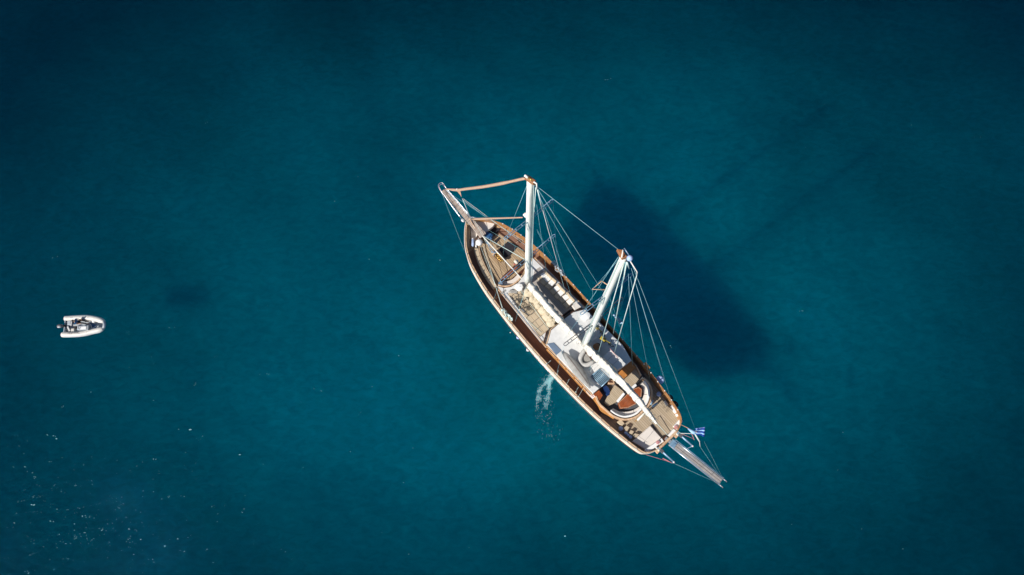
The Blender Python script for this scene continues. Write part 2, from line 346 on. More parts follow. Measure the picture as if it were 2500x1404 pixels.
for i in range(340):
    k = random.random()
    if k < 0.76: x, y = random.gauss(210, 150), random.gauss(1250, 95)
    elif k < 0.9: x, y = random.uniform(0, 1250), random.uniform(780, 1400)
    else: x, y = random.uniform(0, 2450), random.uniform(20, 1380)
    if math.hypot(x - 200, y - 797) < 80 or (1050 < x < 1800 and 420 < y < 1200 and k < 0.9): continue
    q = P(x, y, 0); r = 0.0165 * math.exp(random.gauss(0, 0.42))
    for j in range(random.choice((1, 1, 1, 2, 3))):
        fleck(mb, q.x + random.gauss(0, .2) * j, q.y + random.gauss(0, .06) * j, r, rot=random.gauss(0, .25), asp=random.uniform(1.2, 2.6))
o = mb.build('sea_glints', mat('fleck_glint', (0.26, 0.74, 0.86), 0.9)); tag(o, 'tiny white flecks painted as sun glints scattered over the open sea', 'foam', kind='stuff')  # pale flecks painted as sun glints, filed with the foam

# ================================================================ the yacht: hull
Y = empty('sailing_yacht', YM)
tag(Y, 'long two-masted wooden sailing yacht with furled sails at anchor', 'sailing yacht')
PORT = [(-15.05, 1.15), (-14.85, 1.95), (-14.55, 2.5), (-14.2, 2.82), (-11.6, 3.3), (-9.4, 3.56), (-7, 3.74), (-4, 3.84), (0, 3.86), (3.2, 3.76), (5.6, 3.6), (8.2, 3.33), (10.6, 2.84), (11.6, 2.47), (12.5, 2.0), (13.3, 1.38), (14.0, .75), (14.6, .06)]
STBD = [(-15.05, 1.15), (-14.85, 1.8), (-14.5, 2.3), (-14.0, 2.58), (-12.7, 2.9), (-10.5, 3.22), (-8.8, 3.42), (-6, 3.58), (-3, 3.69), (0, 3.79), (3, 3.83), (6.3, 3.75), (8.4, 3.56), (9.4, 3.38), (10.7, 3.06), (11.8, 2.68), (12.7, 2.2), (13.5, 1.46), (14.1, .8), (14.6, .06)]
RZ = [(-14.5, 3.25), (-11, 3.0), (-8, 2.85), (-4, 2.8), (0, 2.85), (3, 2.95), (6, 3.15), (9, 3.4), (12, 3.75), (14.6, 4.05)]
def itp(T, s):
    xs = [a for a, _ in T]
    if s <= xs[0]: return T[0][1]
    if s >= xs[-1]: return T[-1][1]
    for i in range(len(T) - 1):
        if xs[i] <= s <= xs[i + 1]:
            def sl(j):
                if j <= 0: return (T[1][1] - T[0][1]) / (T[1][0] - T[0][0])
                if j >= len(T) - 1: return (T[-1][1] - T[-2][1]) / (T[-1][0] - T[-2][0])
                return (T[j + 1][1] - T[j - 1][1]) / (T[j + 1][0] - T[j - 1][0])
            h = xs[i + 1] - xs[i]; t = (s - xs[i]) / h; m0, m1 = sl(i) * h, sl(i + 1) * h; y0, y1 = T[i][1], T[i + 1][1]
            return (2 * t**3 - 3 * t**2 + 1) * y0 + (t**3 - 2 * t**2 + t) * m0 + (-2 * t**3 + 3 * t**2) * y1 + (t**3 - t**2) * m1
zr = lambda s: itp(RZ, s)
zd = lambda s: itp(RZ, s) - 0.95
SS = [-15.05, -15.0, -14.92, -14.82, -14.7, -14.55, -14.35, -14.1] + [-13.8 + 28.4 * i / 70 for i in range(71)]
LEV = [(0.0, 1.0, 0, 0), (0.30, 1.005, .25, .5), (0.62, .985, .9, 1.1), (1.0, .93, 1.7, 1.9), (1.25, .72, 2.4, 2.6), (1.55, .10, 3.2, 3.5)]  # down-fraction, width, stern pull, bow pull
def hullpt(s, side, lv):
    d, wdt, sp, bp = LEV[lv]; T = PORT if side > 0 else STBD
    u = (s + 15.05) / 29.65; s2 = s + sp * (1 - u) ** 3 - bp * u ** 3
    z = zr(s) * (1 - d) if d <= 1 else -(d - 1) * 3.4
    return (s2, side * itp(T, s) * wdt, z)
def hull_band(l0, l1):
    mb = MB(); vs = []; fs = []
    for s in SS:
        ring = [hullpt(s, 1, l) for l in range(l0, l1 + 1)] + [hullpt(s, -1, l) for l in range(l1, l0 - 1, -1)]
        vs += ring
    n = 2 * (l1 - l0 + 1); h = l1 - l0
    for i in range(len(SS) - 1):
        for k in list(range(h)) + list(range(h + 1, n - 1)): fs.append((i * n + k, i * n + k + 1, i * n + n + k + 1, i * n + n + k))
        if l1 == len(LEV) - 1: fs.append((i * n + h, i * n + h + 1, i * n + n + h + 1, i * n + n + h))
    for k in range(h): fs.append((k, k + 1, n - 2 - k, n - 1 - k))
    mb.add(vs, fs, True); return mb
hull = hull_band(0, 5).build('hull', 'hull', Y)
# rubbing strakes
for lv, r, mm in ((0.14, 0.07, 'cream'), (0.34, 0.08, 'darkwood'), (0.40, 0.06, 'cream')):
    for side in (1, -1):
        pts = []
        for s in SS[1:-1]:
            T = PORT if side > 0 else STBD
            u = (s + 15.05) / 29.65; pts.append((s + (.8 * lv) * (1 - u) ** 3 - 1.4 * lv * u ** 3, side * (itp(T, s) * 1.003 + 0.02), zr(s) * (1 - lv)))
        MB().tube(pts, r, 6).build('rubbing_strake', mm, hull)
# bulwark inside face
mb = MB(); vs = []; fs = []
for side in (1, -1):
    T = PORT if side > 0 else STBD; o0 = len(vs)
    for s in SS[:-2]:
        w_ = max(.03, itp(T, s) - 0.16); vs += [(s, side * w_, zd(s) - .02), (s, side * w_, zr(s) - .01), (s, side * (w_ + .12), zr(s) - .01)]
    for i in range(len(SS) - 3):
        for k in range(2): fs.append((o0 + i * 3 + k, o0 + i * 3 + k + 1, o0 + i * 3 + 4 + k, o0 + i * 3 + 3 + k))
s0 = -14.95; mb.add(vs, fs); mb.add([(s0, 1.3, zd(-14.5)), (s0, -1.3, zd(-14.5)), (s0, -1.3, 3.24), (s0, 1.3, 3.24)], [(0, 1, 2, 3)])
mb.build('bulwark', 'bulwark', Y)
# frames (ribs) inside the bulwark
for side in (1, -1):
    T = PORT if side > 0 else STBD; s = -13.8
    while s < 13.2:
        w_ = itp(T, s) - 0.2; MB().box((s, side * w_, (zd(s) + zr(s)) / 2), (.09, .09, .9)).build('bulwark_rib', 'bulwark', Y); s += 1.05
# cap rail
def capband(w0, w1, h0, h1, mm, name, parent, smin=-15.1):
    for side in (1, -1):
        T = PORT if side > 0 else STBD; vs = []; fs = []
        ss = [s for s in SS if s >= smin]
        for s in ss:
            a, b_ = max(.02, itp(T, s) - (w0 if side > 0 else w0 * .55)), itp(T, s) + w1 * (1 if side > 0 else .5)
            vs += [(s, side * a, zr(s) + h0), (s, side * a, zr(s) + h1), (s, side * b_, zr(s) + h1), (s, side * b_, zr(s) + h0)]
        for i in range(len(ss) - 1):
            for k in range(4): l = (k + 1) % 4; fs.append((i * 4 + k, i * 4 + l, i * 4 + 4 + l, i * 4 + 4 + k))
        fs += [(0, 1, 2, 3), tuple(4 * (len(ss) - 1) + k for k in range(4))]
        MB().add(vs, fs).build(name, mm if side > 0 else 'bulwark', parent)
capband(.26, .04, 0.0, .09, 'rail', 'cap_rail', Y)
capband(.06, .03, .09, .14, 'cream', 'rail_moulding', Y)
MB().box((-15.0, 0, 3.297), (.20, 2.3, .085)).build('transom_rail', 'rail', Y)
MB().box((-15.12, 0, 2.6), (.10, 2.1, .9), rz=0).build('transom_board', 'varnish', Y)
# name board blocks and side lights along the rail: white post heads
for side in (1, -1):
    T = PORT if side > 0 else STBD; s = -13.6
    while s < 12.6:
        y = side * (itp(T, s) - .04)
        MB().lathe((s, y, zr(s) + .13), [(.035, 0), (.03, .1), (.065, .12), (.07, .17), (.045, .22), (.001, .23)], 8).build('rail_post', 'white', Y)
        s += 1.06
# decks
def deckpart(s0, s1, dz, mm, name, inset=.17):
    ss = [s for s in SS if s0 < s < s1]; ss = [s0] + ss + [s1]; vs = []; fs = []
    for s in ss:
        a, b_ = max(.02, itp(PORT, s) - inset), max(.02, itp(STBD, s) - inset)
        vs += [(s, a, zd(s) + dz), (s, -b_, zd(s) + dz)]
    for i in range(len(ss) - 1): fs.append((2 * i, 2 * i + 1, 2 * i + 3, 2 * i + 2))
    return MB().add(vs, fs).build(name, mm, Y)
deckpart(6.6, 13.9, 0, 'deck', 'foredeck')
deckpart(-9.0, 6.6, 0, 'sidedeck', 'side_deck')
deckpart(-14.95, -9.0, 0, 'aftdeck', 'aft_deck')
# port and starboard margin plank and the outer walkway of the foredeck
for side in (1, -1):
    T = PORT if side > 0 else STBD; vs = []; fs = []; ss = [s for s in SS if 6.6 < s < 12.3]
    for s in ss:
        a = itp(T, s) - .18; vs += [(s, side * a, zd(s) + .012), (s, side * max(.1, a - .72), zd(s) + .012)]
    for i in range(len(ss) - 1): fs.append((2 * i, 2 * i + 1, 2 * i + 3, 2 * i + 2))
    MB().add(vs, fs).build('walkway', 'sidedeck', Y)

# ---------------------------------------------------------------- bow
zp = 3.62
MB().prism(PB([(1143, 541), (1160, 536), (1208, 546), (1203, 553), (1181, 569), (1168, 571)], zp), 3.1, zp).build('bow_platform', 'pinkpad', Y)
MB().prism(PB([(1141, 545), (1147, 549), (1145, 604), (1136, 603), (1137, 575)], 3.4), 2.9, 3.4).build('bow_bench', 'padbeige', Y)
MB().prism(PB([(1148, 552), (1166, 572), (1163, 584), (1153, 594), (1150, 580)], 3.1), 2.6, 3.1).build('bow_step', 'pinkpad', Y)
mb = MB()
outer = [(1157, 606), (1161, 626), (1170, 650), (1184, 676), (1203, 703)]; inner = [(1212, 697), (1197, 673), (1183, 648), (1173, 625), (1168, 606)]
zb = 3.22
def zslope(x, y): return zd(x) + .42
mb.prism([tuple(v.xy) for v in spline([Vector((*p, 0)) for p in PB(outer, zb)], 4)] + [tuple(v.xy) for v in spline([Vector((*p, 0)) for p in PB(inner, zb)], 4)], 2.1, zb, .03, zslope)
bench = mb.build('foredeck_bench', 'padbeige', Y)
for a, b_ in (((1170, 651), (1183, 645)), ((1184, 676), (1197, 669)), ((1162, 627), (1173, 623))):
    p, q = B(*a, zb), B(*b_, zb); p.z = zslope(*p.xy) + .004; q.z = zslope(*q.xy) + .004
    MB().tube([p, q], .02, 4).build('cushion_seam', 'darkwood', bench)
bk = [B(x, y, 3.2) for x, y in ((1169, 600), (1174, 624), (1184, 648), (1198, 673), (1213, 698))]
for v in bk: v.z = zslope(*v.xy) + .16
MB().tube(spline(bk, 4), (0.035), 6).build('bench_rail', 'rail', bench)
# bowsprit
tip, base = B(1082, 464, 5.2), B(1180, 575, 4.0)
ax = (tip - base); pv = Vector((-ax.y, ax.x, 0)).normalized()
spr = MB()
for k0, k1, w0, w1 in ((0, 1, .36, .17),):
    vs = []
    for k in range(9):
        f = k / 8; c = base.lerp(tip, f); w_ = w0 * (1 - f) + w1 * f
        if f < .15: w_ = w0
        vs += [c + pv * w_ + Vector((0, 0, 0)), c - pv * w_, c - pv * w_ - Vector((0, 0, .22)), c + pv * w_ - Vector((0, 0, .22))]
    fs = [tuple(i * 4 + j for i, j in ((k, a), (k, (a + 1) % 4), (k + 1, (a + 1) % 4), (k + 1, a))) for k in range(8) for a in range(4)] + [(3, 2, 1, 0), (32, 33, 34, 35)]
    spr.add(vs, fs)
sprit = spr.build('bowsprit', 'pinkwood', Y)
mb = MB()
for k in range(1, 12):
    f = k / 12; c = base.lerp(tip, f); w_ = .36 * (1 - f) + .17 * f; mb.tube([c + pv * w_ + Vector((0, 0, .012)), c - pv * w_ + Vector((0, 0, .012))], .012, 4)
mb.build('plank_joints', 'darkwood', sprit)
rp = [(1150, 530, 5.1), (1118, 492, 5.5), (1089, 459, 5.9), (1083, 449, 6.0), (1077, 446, 6.0), (1071, 450, 6.0), (1071, 457, 6.0), (1078, 469, 5.9), (1104, 503, 5.5), (1128, 536, 5.1)]
MB().tube(spline([B(*p) for p in rp], 3), .028, 6).build('pulpit_rail', 'steel', sprit)
rp = [(1148, 531, 4.7), (1117, 494, 5.1), (1087, 460, 5.5), (1080, 450, 5.6), (1073, 453, 5.6), (1075, 462, 5.5), (1102, 503, 5.1), (1128, 536, 4.7)]
MB().tube(spline([B(*p) for p in rp], 3), .02, 6).build('pulpit_rail', 'steel', sprit)
for a, f in (((1150, 530, 5.1), .3), ((1118, 492, 5.5), .62), ((1128, 536, 5.1), .3), ((1104, 503, 5.5), .62), ((1089, 459, 5.9), .97), ((1078, 469, 5.9), .97)):
    p = B(*a); q = base.lerp(tip, f); q += (Vector((p.x, p.y, q.z)) - q) * .75
    MB().tube([p, q], .022, 6).build('stanchion', 'steel', sprit)
MB().ball(B(1130, 538, 4.3), (.22, .16, .14)).build('fairlead', 'white', sprit)
# rail from pulpit back to bulwark, starboard
MB().tube([B(1150, 530, 5.1), B(1168, 532, 4.9), B(1205, 543, 4.4)], .022, 6).build('hand_rail', 'steel', Y)
# windlass
wl = MB(); c = B(1173, 577, 3.6)
wl.lathe(c + Vector((0, 0, -.4)), [(.28, 0), (.26, .15), (.16, .2), (.16, .34), (.25, .42), (.22, .5), (.001, .52)], 14)
wl.tube([c + Vector((0, -.45, -.1)), c + Vector((0, .45, -.1))], .13, 10); wl.lathe(c + Vector((.0, .5, -.1)), [(.2, -.05), (.2, .05), (.001, .06)], 12, ax=(0, 1, 0))
wl.build('windlass', 'darkwood', Y)
# anchor chain and fittings
mb = MB(); random.seed(5)
for i in range(26):
    f = i / 25; q = B(1186 + 26 * f, 590 + 34 * f, 3.25); mb.torus((q.x + random.gauss(0, .12), q.y + random.gauss(0, .12), q.z + random.random() * .12), .075, .022, 10, 5, ax=(random.gauss(0, .6), random.gauss(0, .6), 1))
mb.build('anchor_chain', 'bluesteel', Y)
pp = [(1202, 614), (1207, 611), (1221, 629), (1216, 633)]
MB().prism(PB(pp, 3.1), 2.5, 3.1).build('deck_hatch', 'rail', Y)
MB().prism(PB([(1205.5, 620), (1207.5, 618), (1214, 627), (1212, 629)], 3.14), 3.09, 3.14, .01).build('hatch_trim', 'brownsail', Y)
mb = MB()
for i, (x, y) in enumerate(((1213, 622), (1216, 626), (1219, 630), (1222, 634))):
    q = B(x, y, 3.2); mb.torus(q, .17, .05, 14, 6, ax=(.3 * i % 1, .2, 1)); mb.ball(q - Vector((.15, .12, .08)), .14)
mb.build('rope_winch', 'brass', Y)
MB().box(B(1216, 630, 2.95), (1.0, .3, .5), rz=.1).build('winch_base', 'darkwood', Y)

# pit lounge in front of the deckhouse
zpit = zd(6.3) + .02
lens_out = [(1216, 701), (1218, 690), (1226, 675), (1240, 662), (1258, 646), (1278, 632), (1287, 633), (1287, 655), (1276, 676), (1262, 690), (1245, 697), (1228, 699)]
MB().prism(PB([(1221, 694), (1231, 676), (1245, 663), (1262, 649), (1280, 637), (1284, 650), (1270, 678), (1250, 692), (1232, 696)], zpit + .1), zpit, zpit + .05, .01).build('pit_floor', 'darkwood', Y)
rim = [B(x, y, 2.85) for x, y in ((1219, 694), (1228, 676), (1244, 661), (1260, 647), (1278, 634))]
def wall(pts, z0, z1, th, name, mm, parent=Y, round_=True):
    pts = spline(pts, 4) if round_ else pts; L_ = []; R2 = []
    for i, p in enumerate(pts):
        d = (pts[min(i + 1, len(pts) - 1)] - pts[max(i - 1, 0)]); nn = Vector((-d.y, d.x)).normalized() * th / 2
        L_.append((p.x + nn.x, p.y + nn.y)); R2.append((p.x - nn.x, p.y - nn.y))
    return MB().prism(L_ + R2[::-1], z0, z1, min(.02, th * .2)).build(name, mm, parent)
wall(rim, 2.1, 2.85, .16, 'pit_coaming', 'darkwood')
wall([B(x, y, 2.95) for x, y in ((1226, 681), (1243, 667), (1262, 651))], 2.2, 2.95, .22, 'pit_counter', 'mahog')
seat = wall([B(x, y, 2.55) for x, y in ((1224, 693), (1240, 692), (1255, 686), (1268, 674))], 2.1, 2.6, .5, 'pit_seat', 'pinkpad')
wall([B(x, y, 3.05) for x, y in ((1216, 696), (1232, 699), (1248, 696), (1264, 686), (1275, 672))], 2.1, 3.12, .14, 'pit_backrest', 'rail')
MB().prism(PB([(1217, 688), (1227, 688), (1229, 697), (1217, 698)], 3.0), 2.3, 3.0).build('locker', 'bluepad', Y)

# ---------------------------------------------------------------- deckhouse with sun lounge on its roof
ZA = 3.0
polyA = PB([(1214, 699), (1231, 703), (1248, 700), (1265, 690), (1277, 674), (1290, 655), (1301, 630), (1427, 752), (1424, 757), (1395, 764), (1371, 783), (1345, 806), (1336, 845)], ZA)
house = MB().prism(polyA, 1.7, ZA - .12, .01).build('deckhouse', 'varnish', Y)
MB().prism([(x, y) for x, y in polyA], ZA - .118, ZA, .03).build('roof', 'white', house)
# wooden walkway mats and pads on this roof
MB().prism(PB([(1222, 715), (1234, 706), (1236, 710), (1226, 719)], ZA + .03), ZA - .01, ZA + .03, .01).build('roof_mat', 'greycover', house)
padA = MB()
rows = 7
P0, P1 = B(1240, 716, ZA + .16), B(1262, 702, ZA + .16); Q0, Q1 = B(1318, 823, ZA + .16), B(1352, 794, ZA + .16)
mids = .0
for i in range(rows):
    for a, b_ in ((0, .345), (.355, .66), (.67, 1.0)):
        f0, f1 = i / rows + .004, (i + 1) / rows - .004
        q = [P0.lerp(Q0, f0).lerp(P1.lerp(Q1, f0), a), P0.lerp(Q0, f1).lerp(P1.lerp(Q1, f1), a), P0.lerp(Q0, f1).lerp(P1.lerp(Q1, f1), b_), P0.lerp(Q0, f0).lerp(P1.lerp(Q1, f0), b_)]
        padA.prism([tuple(v.xy) for v in q], ZA - .01, ZA + .15 + .012 * ((i * 3 + int(a * 3)) % 2), .04)
padA.build('sun_pads', 'padbeige', house)
MB().prism(PB([(1263, 702), (1288, 690), (1372, 784), (1352, 794)], ZA + .02), ZA - .01, ZA + .018, .005).build('lounge_floor', 'loungedeck', house)
MB().prism(PB([(1305, 660), (1318, 652), (1404, 752), (1382, 770), (1372, 776), (1298, 690)], ZA + .02), ZA - .01, ZA + .02, .005).build('lounge_floor', 'loungedeck', house)
for a, b_ in (((1282, 705, ZA + .24), (1322, 822, ZA + .24)), ((1270, 706, ZA + .25), (1342, 803, ZA + .25)), ((1287, 706, ZA + .3), (1340, 770, ZA + .3))):
    pass
MB().tube([B(1269, 706, ZA + .22), B(1341, 805, ZA + .22)], .022, 5).build('guy_line', 'rope', house)
MB().tube([B(1284, 778, ZA + .22), B(1321, 812, ZA + .22)], .02, 5).build('guy_line', 'rope', house)
# handrails along the two roof edges
for a, b_, n in (((1230, 718), (1323, 833), 9), ((1312, 636), (1420, 749), 9)):
    p, q = B(*a, ZA + .3), B(*b_, ZA + .3)
    MB().tube([p, q], .028, 6).build('hand_rail', 'bluesteel', house)
    d = Vector((.0, .14, 0)) * (1 if a[0] < 1300 else -1)
    MB().tube([p + d - Vector((0, 0, .12)), q + d - Vector((0, 0, .12))], .03, 6).build('hand_rail', 'white', house)
    for i in range(n): c = p.lerp(q, i / (n - 1)); MB().tube([c, (c.x, c.y, ZA - .02)], .02, 6).build('stanchion', 'steel', house)
# side trim planks
for a, b_ in (((1218, 706), (1335, 848)), ((1304, 630), (1428, 753))):
    p, q = B(*a, ZA - .05), B(*b_, ZA - .05); p.z = q.z = ZA - .06
    sgn = 1 if a[0] < 1300 else -1
    MB().box(((p.x + q.x) / 2, (p.y + q.y) / 2 + sgn * .06, ZA - .1), ((p - q).length, .12, .1), rz=math.atan2((q - p).y, (q - p).x)).build('roof_moulding', 'rail', house)
MB().prism(PB([(1396, 746), (1408, 738), (1419, 749), (1404, 757)], ZA + .55), ZA - .01, ZA + .55, .04).build('roof_locker', 'pinkpad', house)
# hexagonal white lid next to the foremast
def hexlid(px, py, z, r, h, parent, name='radar_dome'):
    c = B(px, py, z + h)
    return MB().lathe((c.x, c.y, z), [(r * .9, 0), (r, .05), (r, h * .6), (r * .82, h * .9), (r * .3, h), (.001, h + .01)], 8, smooth=False).build(name, 'towel', parent)
hexlid(1268, 700, ZA, .44, .42, house, 'domed_hatch')

# ---------------------------------------------------------------- wheelhouse
ZW = 3.8
polyW = PB([(1336, 842), (1346, 806), (1366, 789), (1377, 779), (1400, 762), (1428, 755), (1460, 783), (1520, 842), (1542, 880), (1507, 908), (1493, 922), (1448, 962), (1405, 917), (1364, 872)], ZW)
wh = MB().prism(polyW, 1.7, ZW - .14, .01).build('wheelhouse', 'varnish', Y)
MB().prism(polyW, ZW - .138, ZW, .04).build('roof', 'white', wh)
def windband(pts, zlo, zhi, out_, name, mm):
    """raked windscreen in front of the wheelhouse"""
    top = [B(x, y, zhi) for x, y in pts]; vs = []
    for p in top: vs += [p, Vector((p.x + out_, p.y, zlo)), Vector((p.x + out_ - .05, p.y, zlo)), Vector((p.x - .05, p.y, zhi - .02))]
    fs = []
    for i in range(len(top) - 1):
        for k in range(4): l = (k + 1) % 4; fs.append((i * 4 + k, i * 4 + l, i * 4 + 4 + l, i * 4 + 4 + k))
    return MB().add(vs, fs).build(name, mm, wh)
wa = windband([(1335, 841), (1345, 805), (1365.5, 788.5)], ZA, ZW - .02, .42, 'windscreen', 'glass')
wb = windband([(1376.5, 778), (1399.5, 761), (1427, 754)], ZA, ZW - .02, .42, 'windscreen', 'glass')
for pts in ([(1335, 841), (1345, 805), (1365.5, 788.5)], [(1376.5, 778), (1399.5, 761), (1427, 754)]):
    MB().tube([B(x, y, ZW - .02) + Vector((.04, 0, 0)) for x, y in pts], .045, 6).build('window_frame', 'rail' if pts[0][0] < 1340 else 'darkwood', wa)
    MB().tube([Vector((*(B(x, y, ZW).xy), ZA + .05)) + Vector((.46, 0, 0)) for x, y in pts], .05, 6).build('window_frame', 'darkwood', wa)
# side windows and ledge on the port wall
pa, pb = B(1337, 845, ZW), B(1447, 963, ZW)
dirp = (pb - pa); Lp = dirp.xy.length; dn = dirp.normalized(); nn = Vector((-dn.y, dn.x, 0)); nn = nn if nn.y > 0 else -nn
segs = [(pa, B(1364, 873, ZW)), (B(1364, 873, ZW), B(1405, 918, ZW)), (B(1405, 918, ZW), pb)]
for sa, sb in segs:
    d = (sb - sa); l = d.xy.length; u_ = d.normalized(); nn = Vector((-u_.y, u_.x, 0)); nn = nn if nn.y > 0 else -nn; rz = math.atan2(u_.y, u_.x)
    k = max(1, int(l / 1.0))
    for i in range(k):
        c = sa + u_ * (l * (i + .5) / k) + nn * .015
        wdw = MB().box((c.x, c.y, 3.0), (l / k * .72, .05, .55), rz=rz, ch=.01).build('window', 'glass', wh)
        MB().box((c.x + nn.x * .02, c.y + nn.y * .02, 2.68), (l / k * .8, .09, .06), rz=rz, ch=.01).build('sill', 'rail', wdw)
    c = (sa + sb) / 2 + nn * .09
    MB().box((c.x, c.y, 2.45), (l, .16, .09), rz=rz, ch=.01).build('wall_ledge', 'varnish', wh)
    c = (sa + sb) / 2 + nn * .03
    MB().box((c.x, c.y, ZW - .22), (l, .08, .1), rz=rz, ch=.01).build('cornice', 'rail', wh)
# roof furniture of the wheelhouse
MB().prism(PB([(1336, 839), (1352, 836), (1371, 856), (1358, 867)], ZW + .06), ZW - .01, ZW + .06, .03).build('blue_grey_panel', 'bluepad', wh)  # flat slate-blue panel on the roof
MB().prism(PB([(1359, 868), (1370, 858), (1382, 880), (1402, 904), (1432, 928), (1463, 948), (1448, 961)], ZW + .28), ZW - .01, ZW + .28, .04).build('roof_locker', 'white', wh)
hexlid(1432, 770, ZW, .46, .5, wh, 'domed_hatch')
MB().lathe(B(1419, 803, 5.0) - Vector((0, 0, .9)), [(.05, -.3), (.05, .75), (.16, .8), (.2, .95), (.14, 1.1), (.001, 1.14)], 12).build('antenna', 'white', wh)
MB().lathe(B(1413, 816, 4.7) - Vector((0, 0, .6)), [(.04, -.3), (.04, .5), (.1, .55), (.11, .7), (.001, .76)], 10).build('antenna', 'white', wh)
bx = MB().prism(PB([(1471, 872), (1491, 853), (1528, 888), (1524, 893), (1508, 903)], 4.75), ZW - .01, 4.75, .04).build('white_locker', 'white', wh)
for a, b_ in (((1481, 882), (1501, 862)), ((1493, 893), (1514, 875))):
    MB().tube([B(*a, 4.757), B(*b_, 4.757)], .014, 4).build('lid_seam', 'greycover', bx)
MB().tube([B(1489, 851, 4.9), B(1509, 874, 4.9)], .028, 8).build('pole', 'redrope', wh)
MB().tube([B(1494, 856, 4.8), B(1520, 880, 4.8)], .04, 8).build('pole', 'white', wh)
MB().tube([B(1441, 836, 4.2), B(1465, 819, 4.2)], .035, 6).build('pole', 'white', wh)
MB().tube([B(1437, 822, 4.1), B(1455, 808, 4.1)], .025, 6).build('pole', 'white', wh)
# louvred grille
gp = PB([(1443, 918), (1464, 901), (1488, 925), (1468, 944)], ZW + .18)
MB().prism(gp, ZW - .01, ZW + .12, .02).build('vent_base', 'glass', wh)
mb = MB(); g = [Vector((*p, ZW + .16)) for p in gp]
for i in range(8):
    f = (i + .5) / 8; mb.tube([g[0].lerp(g[1], f), g[3].lerp(g[2], f)], .035, 6)
for f in (0, 1): mb.tube([g[0].lerp(g[3], f), g[1].lerp(g[2], f)], .05, 6)
mb.build('vent_louvres', 'bluesteel', wh)
MB().prism(PB([(1462, 900), (1475, 899), (1490, 913), (1491, 922), (1487, 924)], ZW + .1), ZW - .01, ZW + .1, .02).build('roof_hatch', 'lgrey', wh)

# ---------------------------------------------------------------- cockpit
zc = 2.06
MB().prism(PB([(1450, 962), (1493, 921), (1541, 881), (1575, 918), (1590, 950), (1588, 975), (1566, 1008), (1525, 1022), (1490, 1008), (1465, 985)], zc), 1.6, zc + .01, .01).build('cockpit_floor', 'slate', Y)
MB().prism(PB([(1506, 911), (1540, 881), (1553, 897), (1522, 926)], 3.0), 1.8, 3.0, .03).build('bar_counter', 'counter', Y)
MB().prism(PB([(1449, 963), (1462, 951), (1472, 965), (1464, 978)], 2.9), 1.8, 2.9, .03).build('side_cabinet', 'mahog', Y)
MB().prism(PB([(1482, 931), (1489, 926), (1499, 929), (1501, 937), (1486, 937)], 2.9), 1.9, 2.9, .03).build('wooden_box', 'rail', Y)
MB().prism(PB([(1486, 932), (1490, 929), (1496, 931), (1497, 934.5), (1488, 934.5)], 2.93), 2.89, 2.92, .005).build('box_well', 'darkwood', Y)
MB().prism([tuple(v.xy) for v in [B(1481 + 9.5 * math.cos(a) , 953 + 14 * math.sin(a + .5), 2.5) for a in [i * math.tau / 16 for i in range(16)]]], 1.95, 2.5, .05).build('companion_hatch', 'blueglass', Y)
fl1 = MB().prism(PB([(1534.6, 915), (1551.7, 899), (1565, 919), (1553, 935), (1540, 946), (1522, 928)], 2.5), 1.9, 2.5, .03).build('raised_floor', 'crossdeck', Y)
MB().prism(PB([(1501.5, 939), (1524, 957), (1508, 980), (1485.6, 991.7), (1475, 982.6), (1483, 968)], 2.5), 1.9, 2.5, .03).build('raised_floor', 'crossdeck', Y)
# starboard cockpit coaming
wall([B(x, y, 2.7) for x, y in ((1541, 880), (1553, 893), (1566, 917))], 1.8, 2.72, .12, 'cockpit_coaming', 'rail', round_=False)
# wooden rim round the sofa and the port coaming
rimp = [(1455, 967), (1463, 985), (1478, 999), (1494, 1013), (1511, 1021), (1527, 1024), (1544, 1021), (1558, 1014), (1571, 1002), (1584, 989), (1591, 971), (1591, 951), (1583, 933), (1572, 923)]
wall([B(x, y, 3.0) for x, y in rimp], 1.8, 2.98, .17, 'sofa_coaming', 'rail')
wall([B(x, y, 2.55) for x, y in ((1447, 966), (1456, 978), (1464, 990), (1470, 1001), (1488, 1012), (1500, 1020))], 1.8, 2.62, .34, 'side_coaming', 'varnish')

# sofa (thing)
so = [(1489, 1004), (1500, 1012), (1513, 1018), (1525.5, 1020), (1542.6, 1016.8), (1555, 1011), (1565, 1002), (1579, 988), (1586, 971), (1587, 953), (1581, 936), (1574, 928)]
si = [(1565, 938), (1570, 948), (1571, 964), (1566, 985), (1558, 994), (1542.6, 1002), (1524, 1005), (1508, 1002), (1497, 996)]
c0 = B(1535, 985, 2.1); SF = empty('curved_sofa', ythere(c0.x, c0.y, 2.05)); tag(SF, 'curved white cushioned sofa wrapped around the mahogany table on the aft deck', 'sofa')
def rel(poly, c): return [(x - c.x, y - c.y) for x, y in poly]
sp_o = [tuple(v.xy) for v in spline([Vector((*p, 0)) for p in PB(so, 2.6)], 3)]; sp_i = [tuple(v.xy) for v in spline([Vector((*p, 0)) for p in PB(si, 2.6)], 3)]
MB().prism(rel(sp_o + sp_i, c0), 0, .42, .04).build('seat', 'pinkpad', SF)
bo = spline([Vector((*p, 0)) - Vector((c0.x, c0.y, 0)) for p in PB(so, 2.8)], 3)
wl_ = []; wr_ = []
for i, p in enumerate(bo):
    d = (bo[min(i + 1, len(bo) - 1)] - bo[max(i - 1, 0)]).normalized(); nn = Vector((-d.y, d.x, 0)); wl_.append((p + nn * .0).xy[:]); wr_.append((p + nn * .2).xy[:])
cen = Vector((0, 0)); 
if (Vector(wr_[18]) - Vector((0, .4))).length > (Vector(wl_[18]) - Vector((0, .4))).length:
    wr_ = [tuple((Vector(a) * 2 - Vector(b_))) for a, b_ in zip(wl_, wr_)]
MB().prism(wl_ + wr_[::-1], .3, .82, .05).build('backrest', 'towel', SF)
